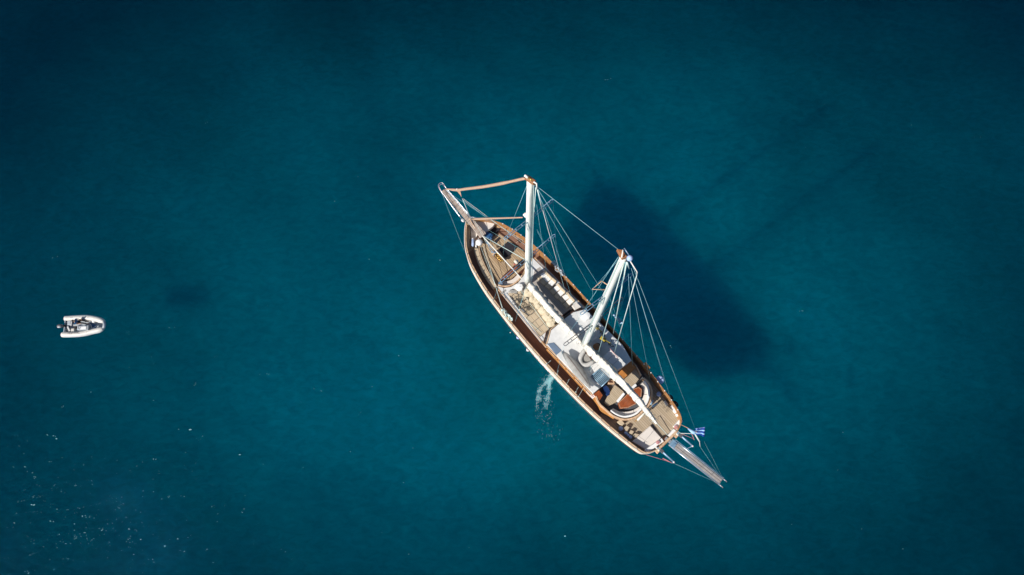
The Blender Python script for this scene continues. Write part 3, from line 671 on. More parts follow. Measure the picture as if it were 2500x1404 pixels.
for a, b_ in (((1525.5, 1020), (1524, 1004)), ((1549, 1013), (1547, 1000)), ((1587, 962), (1571, 963))):
    p, q = B(*a, 2.6) - c0, B(*b_, 2.6) - c0; MB().tube([(p.x, p.y, .425), (q.x, q.y, .425)], .015, 4).build('seam', 'darkwood', SF)
# table (thing)
tp = [(1508, 985), (1526.6, 966.6), (1542.6, 950.6), (1559.7, 944), (1567.6, 949.5), (1566.5, 966.6), (1562, 977), (1551.7, 987), (1533.4, 996), (1513, 998.5)]
c1 = B(1540, 975, 2.8); TB = empty('dining_table', ythere(c1.x, c1.y, 2.06)); tag(TB, 'half-oval mahogany table with a pale inlaid border in the aft cockpit', 'table')
sp_t = rel(PB(tp, 2.82), c1)
MB().prism(sp_t, .68, .76, .02).build('tabletop', 'mahog', TB)
ctr = Vector((sum(p[0] for p in sp_t) / 10, sum(p[1] for p in sp_t) / 10))
MB().tube([(*(ctr + (Vector(p) - ctr) * .93), .765) for p in sp_t], .022, 4, close=True).build('inlay', 'rail', TB)
MB().box((ctr.x, ctr.y, .34), (.9, .5, .68)).build('pedestal', 'darkwood', TB)
# two narrow white benches
for nm, a, b_, lab in (('bench', (1507, 981), (1524, 960), 'long narrow white bench on the port side of the mahogany table'), ('bench', (1543.5, 947), (1553, 939), 'short narrow white bench on the starboard side of the mahogany table')):
    p, q = B(*a, 2.9), B(*b_, 2.9); c = (p + q) / 2; BN = empty(nm, ythere(c.x, c.y, 2.5, math.atan2((q - p).y, (q - p).x)))
    tag(BN, lab, 'bench', 'narrow benches by the table'); l = (p - q).xy.length
    MB().box((0, 0, .36), (l, .24, .09)).build('seat', 'towel', BN)
    for x in (-l / 2 + .12, l / 2 - .12): MB().box((x, 0, .16), (.06, .2, .32)).build('leg', 'rail', BN)

# ---------------------------------------------------------------- aft deck
ZAF = 2.18
def cushion(name, pts, z, h, m_, lab, cat, group=None, n=None):
    c = B(sum(p[0] for p in pts) / len(pts), sum(p[1] for p in pts) / len(pts), z)
    o = MB().prism(rel(PB(pts, z + h), c), 0, h, min(.07, h * .35)).build(name, m_, None, at=(c.x, c.y, z), frame=None)
    o.matrix_world = ythere(c.x, c.y, z); tag(o, lab, cat, group); return o
mat_ = cushion('sun_mattress', [(1553.5, 1069), (1587.7, 1039), (1615, 1069), (1577, 1098), (1543, 1078)], ZAF, .38, 'pinkpad', 'large pale mattress at the stern corner with crossing seams', 'mattress')
cc = B(1579, 1069, ZAF)
for a, b_ in (((1572, 1080), (1597, 1050)), ((1558, 1064), (1580, 1080))):
    p, q = B(*a, ZAF + .38), B(*b_, ZAF + .38); ofs = YM.inverted() @ mat_.matrix_world.translation
    MB().tube([(p.x - ofs.x, p.y - ofs.y, .385), (q.x - ofs.x, q.y - ofs.y, .385)], .014, 4).build('seam', 'greycover', mat_)
sq = [([(1506, 1030), (1516, 1022), (1526, 1034), (1520, 1039), (1513, 1037)], 'largest beige deck cushion, beside the sofa end'),
      ([(1524, 1045), (1530, 1038), (1538, 1043), (1532, 1053), (1525, 1051)], 'beige stool cushion between the largest one and the two beside the pale mattress'),
      ([(1535, 1057), (1541, 1049), (1549, 1053), (1544, 1061), (1538, 1060)], 'third beige stool cushion counting from the sofa'),
      ([(1544, 1064), (1551, 1057), (1562, 1060), (1554, 1069), (1549, 1069)], 'beige stool cushion touching the edge of the pale mattress')]
for pts, lab in sq: cushion('deck_cushion', pts, ZAF, .4, 'padbeige', lab, 'cushion', 'beige cushions on the port aft deck')
for i, (x, y, r, lab) in enumerate(((1516, 1046, .24, 'largest blue-white round buoy beside the second beige cushion'), (1528, 1057, .17, 'small blue buoy, middle of the port aft deck row'), (1533, 1062, .15, 'small blue buoy next to the last one of the row'), (1539, 1067, .18, 'blue buoy at the sternward end of the row by the mattress'), (1609, 962, .26, 'round blue-white buoy in the shade of the starboard aft deck'))):
    c = B(x, y, ZAF + .2); o = MB().lathe((0, 0, 0), [(.4 * r, 0), (.9 * r, .1), (r, .22), (.85 * r, .34), (.5 * r, .4), (.35 * r, .38), (.001, .37)], 16).build('buoy', 'buoy', None)
    o.matrix_world = ythere(c.x, c.y, zd(c.x) + .02); tag(o, lab, 'buoy', 'blue buoys standing on the aft deck')
    MB().lathe((0, 0, .37), [(.18 * r, 0), (.18 * r, .08), (.001, .09)], 8).build('cap', 'white', o)
# stern seats (built in)
for a, b_ in (((1576, 1103), (1618, 1074)), ((1634, 1066), (1648, 1050)), ((1649, 1043), (1664, 1025)), ((1659, 1014), (1643, 988))):
    p, q = B(*a, 2.9), B(*b_, 2.9); wall([p, q], 2.2, 2.95, .36, 'stern_seat', 'towel', round_=False)
mb = MB()
for x, y in ((1650, 1043), (1606, 1080)):
    mb.torus(B(x, y, 3.1), .14, .04, 18, 8)
    mb.torus(B(x, y, 3.14), .06, .03, 14, 8)
mb.build('fire_hose', 'redrope', Y)
c = B(1625, 1073, 2.7); MB().box((c.x, c.y, 2.55), (.5, .6, .6)).build('gangway_winch', 'darkwood', Y)
MB().prism(PB([(1589, 1037), (1592, 1035), (1622, 1070), (1617, 1073)], ZAF + .06), ZAF - .1, ZAF + .06, .01).build('deck_drain', 'slate', Y)
# boom gallows
gl_ = [B(1556, 1026, 3.6), B(1573, 1011, 3.9), B(1590, 995, 3.9), B(1604, 982, 3.4)]
MB().tube([B(1556, 1026, 3.9), B(1578, 1004, 3.9)], .09, 8).build('boom_gallows', 'mast', Y)
for x, y in ((1558, 1024), (1577, 1006)): c = B(x, y, 3.9); MB().tube([c, (c.x, c.y, 2.1)], .05, 8).build('gallows_post', 'brass', Y)
MB().tube([B(1592, 1030, 2.9), B(1597, 1026, 2.9), B(1633, 1066, 2.7)], .03, 6).build('tackle', 'rope', Y)
for a, b_ in (((1588, 988), (1594, 977)), ((1592, 993), (1605, 984))):
    MB().tube([B(*a, 2.9), B(*b_, 2.9)], .10, 8).build('swim_ladder', 'bluesteel', Y)
MB().prism(PB([(1622, 979), (1625, 977), (1632, 987), (1629, 990)], 2.7), 2.1, 2.7, .03).build('deck_box', 'lgrey', Y)
# starboard quarter varnished boards
for pts in ([(1571, 887), (1577, 884), (1588, 898), (1584, 902)], [(1628, 968), (1632, 965), (1645, 985), (1641, 988)]):
    MB().prism(PB(pts, 3.0), 2.4, 3.0, .02).build('rail_board', 'varnish', Y)

# ---------------------------------------------------------------- masts
def mast(bs, zb, zt, r0, r1, top):
    b_ = B(*bs, zb); n = 10
    pts = [Vector((b_.x, b_.y, zb + (zt - zb) * i / n)) for i in range(n + 1)]
    tt = B(*top, zt); 
    for i, p in enumerate(pts): f = i / n; p.x += (tt.x - b_.x) * f; p.y += (tt.y - b_.y) * f
    m_ = MB().tube(pts, [r0 + (r1 - r0) * i / n for i in range(n + 1)], 16).build('mast', 'mast', Y); m_['pts'] = 0
    return m_, pts
mast1, mp1 = mast((1288, 690), 3.0, 27.6, .31, .22, (1294, 441))
mast2, mp2 = mast((1427, 841), 3.6, 27.6, .35, .23, (1521.5, 629))
def mz(mp_, z): a, b_ = mp_[0], mp_[-1]; return a.lerp(b_, (z - a.z) / (b_.z - a.z))
# find the height on a mast that shows at picture row y
def pix(v):
    wv = YM @ Vector(v); q = RC.transposed() @ (wv - Vector((0, 0, HC))); return CX + FPX * q.x / -q.z, CY - FPX * q.y / -q.z
def zrow(mp_, y):
    lo, hi = mp_[0].z, 31.0
    for _ in range(40):
        mid = (lo + hi) / 2
        if pix(mz(mp_, mid))[1] > y: lo = mid
        else: hi = mid
    return lo
def spreader(mo, z, tipS, tipP, w_=.085, mm='bluesteel'):
    for tp_, nm in ((tipS, 's'), (tipP, 'p')):
        a = mz(mp1 if mo is mast1 else mp2, z); b_ = B(*tp_, z); d = (b_ - a); u_ = d.normalized(); q = Vector((-u_.y, u_.x, 0)); mb = MB()
        a = a + u_ * .12; l = [a + q * w_, b_ - u_ * w_ + q * w_, b_ - u_ * .02 + q * w_ * .6, b_, b_ - u_ * .02 - q * w_ * .6, b_ - u_ * w_ - q * w_, a - q * w_]
        mb.tube(l, .032, 6)
        for f in (.25, .5, .75, .86): c = a.lerp(b_, f); mb.tube([c + q * w_, c - q * w_], .03, 6)
        mb.build('spreader', mm, mo)
z1u, z1l = zrow(mp1, 536), zrow(mp1, 630)
spreader(mast1, z1u, (1350, 488), (1231, 584), .09); spreader(mast1, z1l, (1355, 573), (1222, 687), .11)
z2u, z2l = zrow(mp2, 719), zrow(mp2, 787)
spreader(mast2, z2u, (1543, 669), (1417, 768), .10); spreader(mast2, z2l, (1520, 727), (1377, 843), .12, 'grey')
# mastheads
t1 = mz(mp1, 27.6)
mb = MB(); a, b_ = B(1284, 431, 28.0), B(1308, 450, 27.6); mb.tube([a, a.lerp(b_, .3), b_], [.10, .22, .12], 8); mb.box(a.lerp(b_, .45), (.7, .3, .35), rz=.2)
mb.build('masthead', 'bronze', mast1)
MB().tube([B(1281, 428, 28.1), B(1289, 434, 28.1)], .09, 8).build('masthead_sheave', 'mast', mast1)
MB().tube([B(1303, 444, 28), B(1310, 448, 28), B(1311, 462, 27.4)], .06, 6).build('crane', 'mast', mast1)
MB().tube([B(1289, 434, 28.2), B(1299, 441, 28.3)], .05, 6).build('masthead_light', 'brass', mast1)
tr_ = [B(1507, 607, 28), B(1520, 609, 28), B(1532, 626, 28), B(1520, 631, 28)]
MB().prism([tuple(v.xy) for v in tr_], 27.55, 27.95, .03).build('masthead', 'bronze', mast2)
MB().tube([B(1518, 629, 28.1), B(1521, 610, 28.3)], .045, 6).build('antenna', 'mast', mast2)
MB().tube([B(1524, 606, 28.2), B(1535, 622, 28.1)], .035, 6).build('antenna', 'bluesteel', mast2)
MB().ball(B(1537.5, 630.5, 28.0), (.21, .21, .24), 18).build('radome', 'buoy', mast2)
MB().tube([B(1539, 638, 27.6), B(1555.5, 664, 27.0), B(1555, 672, 26.6)], .04, 6).build('crane', 'mast', mast2)
MB().tube([mz(mp2, 27), B(1537, 632, 27.7)], .07, 6).build('bracket', 'grey', mast2)
zt_ = zrow(mp2, 705)
mb = MB(); k1, k2, k3 = B(1446, 706, zt_), B(1469, 686, zt_), mz(mp2, zt_); mb.tube([k3 + Vector((.1, .1, -.3)), k1, k2, k3 + Vector((.1, -.05, .3))], .05, 6)
mb.build('radar_bracket', 'rail', mast2)
for z in (zrow(mp1, 528),):
    c = mz(mp1, z); MB().box(c + Vector((.25, .15, 0)), (.3, .25, .3)).build('staysail_block', 'mast', mast1)
# halyards lying beside the masts
for mp_, mo, d in ((mp1, mast1, (-.35, -.25)), (mp1, mast1, (-.45, -.18)), (mp2, mast2, (-.35, -.28)), (mp2, mast2, (.15, .42)), (mp2, mast2, (.02, .5))):
    MB().tube([mz(mp_, 27.3) + Vector((d[0] * .6, d[1] * .6, 0)), mz(mp_, 4.4) + Vector((d[0], d[1], 0))], .022, 5).build('halyard', 'rope', mo)

# ---------------------------------------------------------------- furled sails
def furled(pts, wid, hgt, seed, name, zs, mm='sail', boom=True):
    base_ = spline([B(x, y, z) for (x, y), z in zip(pts, zs)], 12); n = len(base_); K = 22; vs = []; fs = []
    for i, p in enumerate(base_):
        f = i / (n - 1); d = (base_[min(i + 1, n - 1)] - base_[max(i - 1, 0)]).normalized(); a = Vector((-d.y, d.x, 0)).normalized(); up = Vector((0, 0, 1))
        wd = np.interp(f, [x for x, _ in wid], [y for _, y in wid]); hg = np.interp(f, [x for x, _ in hgt], [y for _, y in hgt])
        g = 1 - .16 * max(0, math.cos(f * n * .55)) ** 6       # pulled in at every gasket
        for k in range(K):
            t_ = 2 * math.pi * k / K
            q = Vector((i * .23 + seed, math.cos(t_) * 1.3, math.sin(t_) * 1.3)); nz = noise.noise(q) * .38 + noise.noise(q * 2.7) * .30
            c_, s_ = math.cos(t_), math.sin(t_); s_ = s_ if s_ < 0 else s_ * .95
            vs.append(p + a * (wd * g * c_ * (1 + nz) * (1 - .25 * max(0, math.sin(t_)))) + up * (hg * s_ * (1 + nz * .5)))
    for i in range(n - 1):
        for k in range(K): l = (k + 1) % K; fs.append((i * K + k, i * K + l, i * K + K + l, i * K + K + k))
    fs += [tuple(range(K - 1, -1, -1)), tuple((n - 1) * K + k for k in range(K))]
    o = MB().add(vs, fs, True).build(name, mm, Y)
    if boom: MB().tube([p - Vector((0, 0, np.interp(i / (n - 1), [x for x, _ in hgt], [y for _, y in hgt]) * .95 + .02)) for i, p in enumerate(base_)][::12] + [base_[-1] - Vector((0, 0, hgt[-1][1] * .95 + .02))], .12, 8).build('boom', 'mast', o)
    return o, base_
s1, b1 = furled([(1292, 693), (1306, 712), (1336, 746), (1364, 778), (1384, 799), (1404, 820), (1418, 837)], [(0, .22), (.06, .36), (.5, .33), (.8, .27), (1, .12)], [(0, .4), (.06, .5), (.6, .47), (.85, .4), (1, .15)], 0, 'furled_sail', [4.3] * 7)
s2, b2 = furled([(1430, 843), (1451, 866), (1475, 889), (1499, 914), (1529, 945), (1555, 973), (1580, 1005), (1593, 1020), (1604, 1034)], [(0, .25), (.06, .36), (.5, .33), (.75, .25), (.9, .16), (1, .07)], [(0, .6), (.06, .85), (.45, .78), (.75, .45), (.9, .3), (1, .1)], 9, 'furled_sail', [5.0, 5.0, 5.0, 4.95, 4.9, 4.75, 4.6, 4.5, 4.45])
for so_, bb in ((s1, b1), (s2, b2)):
    for i in range(5, len(bb) - 4, 7):
        p = bb[i]; d = (bb[i + 1] - bb[i - 1]).normalized(); a = Vector((-d.y, d.x, 0)); pts = []
        for k in range(12): t_ = math.tau * k / 12; pts.append(p + a * (.36 * math.cos(t_)) + Vector((0, 0, (.5 if so_ is s1 else .74) * math.sin(t_))) + d * .1 * math.sin(t_ * 2))
        MB().tube(pts, .014, 5, close=True).build('sail_tie', 'greycover', so_)
# headsails rolled on their stays
def zpara(A, Bz, px):
    """point of the straight stay A-B that shows at picture column px"""
    lo, hi = 0.0, 1.0
    for _ in range(40):
        mid = (lo + hi) / 2
        if pix(A.lerp(Bz, mid))[0] < px: lo = mid
        else: hi = mid
    return A.lerp(Bz, lo)
A, Z_ = B(1088, 462, 5.5), B(1281, 436, 27.4)
pts = []
for px, py in ((1100, 462.5), (1117, 464), (1140, 461), (1180, 456), (1230, 447), (1270, 438)):
    q = zpara(A, Z_, px); pts.append(B(px, py, q.z))
fs1 = MB().tube(spline([A] + pts + [Z_], 3), [.05] + [.09] * 3 + [.13] * 12 + [.10] * 5 + [.05], 10).build('furled_jib', 'brownsail', Y)
q = zpara(A, Z_, 1117); z0 = q.z
MB().add([B(1113, 464, z0), B(1123, 463, z0 + .3), B(1127, 482, z0 - .8), B(1129, 486, z0 - 1.0), B(1125, 478, z0 - .9)], [(0, 1, 2, 3, 4)]).build('clew', 'brownsail', fs1)
MB().ball(B(1116, 462, z0 + .1), .1, 8).build('clew_ring', 'white', fs1)
A2, Z2 = B(1150, 535, 4.6), B(1276, 531, z1u + .3)
MB().tube([A2.lerp(Z2, f) for f in (0, .1, .3, .6, .9, 1)], [.05, .10, .11, .08, .06, .04], 8).build('furled_staysail', 'brownsail', Y)

# ---------------------------------------------------------------- rigging
def line(a, b_, r=.022, mm='wire', name='stay'): return MB().tube([a, b_], r, 5).build(name, mm, Y)
def LB(xa, ya, za, xb, yb, zb_, r=.02, mm='wire', name='stay'): return line(B(xa, ya, za), B(xb, yb, zb_), r * (.62 if mm == 'wire' else .85), mm, name)
T1, T2 = 27.4, 27.4
LB(1311, 455, T1, 1508, 608, T2 + .4, .024)                         # triatic
LB(1312, 460, T1, 1471, 712, zt_, .02); LB(1313, 475, 26.5, 1444, 709, zt_, .012)
LB(1310, 458, T1, 1383, 723, 3.0, .03, 'rope'); LB(1311, 458, T1, 1426, 822, 4.2, .012)
LB(1308, 458, T1, 1296, 640, 6.0, .035, 'rope')
LB(1312, 460, T1, 1324, 512, 24.0, .06, 'rope'); LB(1350, 490, z1u, 1362, 660, 3.2, .012); LB(1310, 500, 24, 1338, 690, 3.1, .014)
LB(1355, 575, z1l, 1371, 660, 3.2, .012); LB(1311, 560, 19, 1360, 650, 3.2, .012); LB(1312, 565, 18, 1352, 645, 3.2, .012)
LB(1287, 452, T1, 1246, 553, z1u - 3, .02); LB(1246, 553, z1u - 3, 1231, 600, 3.6, .012); LB(1232, 584, z1u, 1229, 623, 3.4, .01); LB(1258, 600, 12, 1253, 628, 3.3, .01)
LB(1172, 598, 3.8, 1208, 695, 3.2, .02, 'rope', 'sheet'); LB(1180, 600, 4.2, 1226, 752, 3.4, .03, 'rope', 'sheet'); LB(1208, 694, 3.2, 1233, 770, 3.2, .018, 'rope', 'sheet')
LB(1222, 687, z1l, 1200, 745, 3.0, .012); LB(1284, 700, 9, 1258, 785, 3.0, .015); LB(1280, 720, 6, 1262, 768, 3.2, .012)
LB(1178, 576, 4.3, 1274, 681, 4.6, .075, 'mast', 'pole'); LB(1181, 577, 4.3, 1282, 634, 9.0, .04, 'rope'); LB(1181, 578, 4.2, 1186, 592, 3.4, .04, 'rope', 'sheet')
LB(1106, 477, 6.0, 1187, 530, 9.0, .02); LB(1187, 530, 9.0, 1280, 590, 12.0, .02); LB(1131, 485, z0 - 1, 1285, 600, 9, .02, 'rope', 'sheet')
LB(1129, 485, z0 - 1, 1149, 533, 4.7, .035, 'rope', 'sheet'); LB(1129, 487, z0 - 1, 1205, 545, 4.2, .02, 'rope', 'sheet'); LB(1190, 560, 4, 1278, 612, 9, .015)
LB(1079, 472, 5.0, 1133, 611, 1.4, .018); LB(1145, 533, 4.6, 1172, 575, 3.9, .05, 'rail', 'sprit_brace')
LB(1160, 540, 4.6, 1178, 576, 4.2, .02, 'rope', 'sheet')
# mizzen side
LB(1510, 627, T2, 1468, 688, zt_, .02); LB(1508, 630, T2, 1428, 755, 3.4, .018); LB(1512, 632, T2, 1447, 706, zt_, .012)
LB(1447, 707, zt_, 1446, 735, 14, .012); LB(1470, 690, zt_, 1424, 757, 3.9, .014)
LB(1525, 636, T2, 1461, 862, 5.0, .042, 'rope', 'topping_lift'); LB(1530, 640, T2, 1497, 816, 3.4, .05, 'rope', 'shroud'); LB(1527, 640, T2, 1499, 810, 3.4, .018)
LB(1555, 671, 26.6, 1500, 862, 4.9, .042, 'rope', 'topping_lift')
LB(1531, 640, T2, 1536, 656, 26, .06, 'rope', 'block_tackle')
LB(1526, 640, T2, 1475, 745, 9, .02); LB(1541, 640, T2, 1697, 1046, 3.6, .016); LB(1541, 655, 26.5, 1645, 1000, 3.3, .016); LB(1541, 655, 26.5, 1625, 940, 3.1, .012)
LB(1534, 668, 26, 1544, 893, 3.0, .016); LB(1539, 676, 25.5, 1586, 924, 3.0, .014); LB(1489, 728, z2u, 1529, 842, 3.0, .011)
LB(1543, 670, z2u, 1503, 790, 3.0, .012); LB(1520, 728, z2l, 1500, 790, 3.0, .012); LB(1494, 750, 8, 1493, 795, 3.0, .01)
LB(1377, 843, z2l, 1357, 921, 2.9, .012); LB(1420, 770, z2u, 1376, 830, 3.1, .01); LB(1448, 880, 4.4, 1438, 905, 3.9, .02)
for (a, b_) in (((1345, 880), (1335, 888)), ((1363, 904), (1360, 915)), ((1390, 925), (1383, 939)), ((1412, 945), (1406, 957)), ((1426, 945), (1412, 968)), ((1478, 905), (1453, 940)), ((1445, 900), (1432, 927))):
    LB(*a, 4.6, *b_, 3.0, .012, 'rope', 'shroud')
# chain-plate blocks on the rails
for x, y in ((1246, 812), (1335, 888), (1360, 915), (1383, 939), (1406, 957), (1412, 968)):
    MB().ball(B(x, y, 3.1), (.06, .06, .07), 8).build('deadeye', 'rope', Y)
# stern lines
LB(1577, 1110, 3.2, 1645, 1131, 2.8, .02, 'redrope', 'mooring_line'); LB(1645, 1131, 2.8, 1762, 1184, 1.9, .016)
LB(1618, 1119, 2.9, 1640, 1130, 2.9, .05, 'redrope', 'block_tackle')
LB(1697, 1060, 3.9, 1708, 1078, 3.4, .09, 'rope', 'block_tackle'); LB(1708, 1078, 3.4, 1709, 1090, 3.0, .03, 'rope'); LB(1709, 1090, 3.0, 1762, 1168, 1.9, .012)
LB(1697, 1059, 3.9, 1662, 1058, 3.4, .03, 'rope', 'sheet'); LB(1662, 1058, 3.4, 1650, 1050, 3.2, .03, 'rope', 'sheet')
LB(1684, 1048, 3.6, 1695, 1074, 3.2, .035, 'redrope', 'mooring_line'); LB(1664, 1059, 3.3, 1692, 1071, 3.2, .02, 'redrope', 'mooring_line')
LB(1719, 1078, 4.0, 1765, 1168, 2.3, .01)
LB(1661, 1036, 3.4, 1702, 1056, 4.6, .035, 'rail', 'flag_pole')
# davits
for a, b_, c_ in (((1606, 1092), (1645, 1128), (1640, 1131)), ((1652, 1054), (1691, 1089), (1676, 1096))):
    p, q, r3 = B(*a, 3.2), B(*b_, 3.3), B(*c_, 2.6)
    o = MB().tube([p, q], .075, 8).build('davit', 'bluesteel', Y)
    MB().tube([p - Vector((0, 0, .7)), q], .045, 8).build('brace', 'bluesteel', o)
    MB().tube([q, r3], .03, 6).build('fall', 'bluesteel', o)
    MB().box(p.lerp(q, .25), (.4, .3, .16)).build('winch', 'grey', o); MB().ball(q, .1, 8).build('sheave', 'white', o)
    MB().box(p + Vector((-.25, .28, -.3)), (.35, .3, .3)).build('buffer', 'hull', o)
    MB().box(p + Vector((-.1, .15, 0)), (.5, .12, .12)).build('bracket', 'mast', o)

# ---------------------------------------------------------------- gangway (thing)
ga, gb = B(1637, 1079, 2.9), B(1760, 1176, 2.0); d = (gb - ga); L_ = d.length; gm = YM @ Matrix.Translation(ga) @ d.to_track_quat('X', 'Z').to_matrix().to_4x4()
G = empty('gangway', gm); tag(G, 'long narrow grey boarding gangway sticking out from the stern over the water', 'gangway')
MB().box((L_ / 2, .17, 0), (L_, .30, .06)).build('walkway', 'gangway', G); MB().box((L_ / 2, -.17, 0), (L_, .30, .06)).build('walkway', 'gangway', G)
MB().box((L_ / 2, 0, .0), (L_, .035, .03)).build('centre_joint', 'darkwood', G)
for sgn in (1, -1):
    MB().tube([(0, sgn * .35, .02), (L_, sgn * .35, .02)], .045, 6).build('side_beam', 'steel', G)
    MB().tube([(.1, sgn * .38, .55), (L_ - .1, sgn * .36, .5)], .022, 6).build('hand_rail', 'bluesteel', G)
    for k in range(6): x = .2 + (L_ - .4) * k / 5; MB().tube([(x, sgn * .36, 0), (x, sgn * .38, .54)], .016, 5).build('stanchion', 'bluesteel', G)
    MB().tube([(L_, sgn * .34, .03), (L_ + .35, sgn * .34, .12), (L_ + .5, sgn * .34, -.05)], .04, 6).build('end_hook', 'steel', G)
for x in (1.5, 3.2, 5.0, L_ - .6): MB().box((x, 0, .045), (.05, .62, .03)).build('cross_bar', 'greycover', G)
MB().box((.3, 0, .08), (.55, .66, .12)).build('hinge', 'bluesteel', G)
MB().box((-.25, 0, -.05), (.7, .3, .16)).build('pivot', 'steel', G)

# ---------------------------------------------------------------- flag (thing)
fa = B(1698, 1053, 4.6); Fl = empty('flag', ythere(fa.x, fa.y, 4.6)); tag(Fl, 'blue and white striped Greek flag fluttering from the pole at the stern', 'flag')
cw = []  # picture points of the cloth corners give its lie
h0, h1, e0, e1 = B(1697, 1046, 4.7), B(1699, 1061, 3.9), B(1724, 1042, 4.6), B(1722, 1066, 3.8)
mfb, mfw = mat('flag_blue', (0.001, 0.04, 0.30), .8, var=.06), mat('flag_white', (0.36, 0.58, 0.85), .8, var=.04)  # flag white tinted blue, a backlit look put into the colour
def cloth(u0, u1, v0, v1, m_, nm, off=0.0, par=Fl, nu=10, nv=3):
    vs = []; fs = []
    for i in range(nu + 1):
        for j in range(nv + 1):
            u = u0 + (u1 - u0) * i / nu; v = v0 + (v1 - v0) * j / nv
            v2 = v * .22 if v < .44 else .097 + (v - .44) * 1.612
            p = h0.lerp(e0, u).lerp(h1.lerp(e1, u), v2); p = p - fa
            wv = .10 * math.sin(u * 7.5 + v * 1.4) * min(1, u * 3); p += Vector((wv * .6, wv, wv * .5 + off)); vs.append(p)
    n = len(vs)
    for i in range(nu):
        for j in range(nv): a = i * (nv + 1) + j; fs.append((a, a + 1, a + nv + 2, a + nv + 1))
    vs += [Vector(p) - Vector((0, 0, .008)) for p in vs]
    fs += [tuple(n + k for k in f[::-1]) for f in fs]
    for i in range(nu):
        a, b2_ = i * (nv + 1), (i + 1) * (nv + 1); fs += [(a, b2_, n + b2_, n + a), (a + nv, n + a + nv, n + b2_ + nv, b2_ + nv)]
    for j in range(nv): a = nu * (nv + 1) + j; fs += [(a, a + 1, n + a + 1, n + a), (j, n + j, n + j + 1, j + 1)]
    return MB().add(vs, fs, True).build(nm, m_, par)
for k in range(9):
    u0 = .37 if k < 5 else 0.0
    cloth(u0, 1, (k + (.12 if k % 2 else -.12 * (k > 0))) / 9, (k + 1 + (-.12 if k % 2 else .12 * (k < 8))) / 9, mfb if k % 2 == 0 else mfw, 'stripe', nv=1)
cloth(0, .155, 0, 2 / 9, mfb, 'canton', nv=1, nu=3); cloth(.215, .37, 0, 2 / 9, mfb, 'canton', nv=1, nu=3)
cloth(0, .155, 3 / 9, 5 / 9, mfb, 'canton', nv=1, nu=3); cloth(.215, .37, 3 / 9, 5 / 9, mfb, 'canton', nv=1, nu=3)
cloth(.155, .215, 0, 5 / 9, mfw, 'cross', nv=3, nu=2); cloth(0, .155, 2 / 9, 3 / 9, mfw, 'cross', nv=1, nu=3); cloth(.215, .37, 2 / 9, 3 / 9, mfw, 'cross', nv=1, nu=3)
MB().tube([B(1679, 1046, 4.3) - fa, B(1689, 1053, 4.4) - fa, B(1694, 1056, 4.4) - fa, B(1701, 1054, 4.4) - fa], [.04, .16, .19, .06], 8).build('bunched_cloth', mfw, Fl)

# ---------------------------------------------------------------- things on board
def ball_thing(name, px, py, z, r, m_, lab, cat, group=None, nz=0.0, seed=0.0, sink=.0):
    c = B(px, py, z); o = MB().ball((0, 0, 0), r, 18, nz, seed).build(name, m_, None); o.matrix_world = ythere(c.x, c.y, z); tag(o, lab, cat, group); return o
# bean bags
bl = ['bean bag nearest the foremast, half under the furled mainsail', 'second bean bag aft of the foremast beside the beige sun pads', 'third bean bag from the foremast, in the middle of the row', 'fourth bean bag from the foremast, squashed against the boom', 'fifth bean bag from the foremast, near the wheelhouse windscreen', 'bean bag at the wheelhouse end of the row beside the windscreen']
for i, (x, y) in enumerate(((1291, 713), (1304, 727), (1315, 741), (1327, 756), (1336, 771), (1346, 786))):
    c = B(x, y, ZA + .5); o = MB().ball((0, 0, .36), (.50, .52, .36), 20, .30, i * 3.1).build('bean_bag', 'bean', None)
    o.matrix_world = ythere(c.x, c.y, ZA + .02, i * .8); tag(o, bl[i], 'bean bag', 'bean bags in a row beside the boom')
    MB().ball((.22, .1, .58), (.26, .3, .16), 14, .3, i).build('headrest', 'bean', o); MB().tube([(0, 0, .70), (.06, .03, .79), (.14, 0, .70)], .02, 5).build('handle', 'darkwood', o)
# loungers: beige seat, towel, raised back
ang = 0.0
def lounger():
    r = empty('lounge_chair', Matrix.Identity(4))
    MB().box((0, .10, .16), (.62, .95, .22), ch=.06).build('seat', 'padbeige', r)
    MB().box((0, -.45, .38), (.62, .16, .5), rx=.25, ch=.05).build('backrest', 'padbeige', r)
    MB().box((0, -.12, .29), (.52, .50, .06), ch=.02).build('towel', 'towel', r)
    MB().box((0, .48, .29), (.5, .16, .06), ch=.02).build('footrest', 'beige', r)
    return r
lp = lounger()
ll = ['lounge chair nearest the foremast in the starboard row', 'second lounge chair from the foremast in the starboard row', 'third lounge chair from the foremast in the starboard row', 'middle lounge chair of the starboard row', 'fifth lounge chair from the foremast in the starboard row', 'sixth lounge chair from the foremast in the starboard row', 'last lounge chair of the starboard row beside the pale locker']
for i, (x, y) in enumerate(((1325, 673.4), (1334, 683), (1345, 692.5), (1357, 706), (1367, 717), (1379, 727), (1389, 738))):
    o = lp if i == 0 else copy_tree(lp); c = B(x, y, ZA + .35); o.matrix_world = ythere(c.x, c.y, ZA + .02, .06 * ((i * 7) % 5 - 2)); tag(o, ll[i] + ' with a white towel', 'lounge chair', 'lounge chairs along the starboard edge of the deckhouse roof')
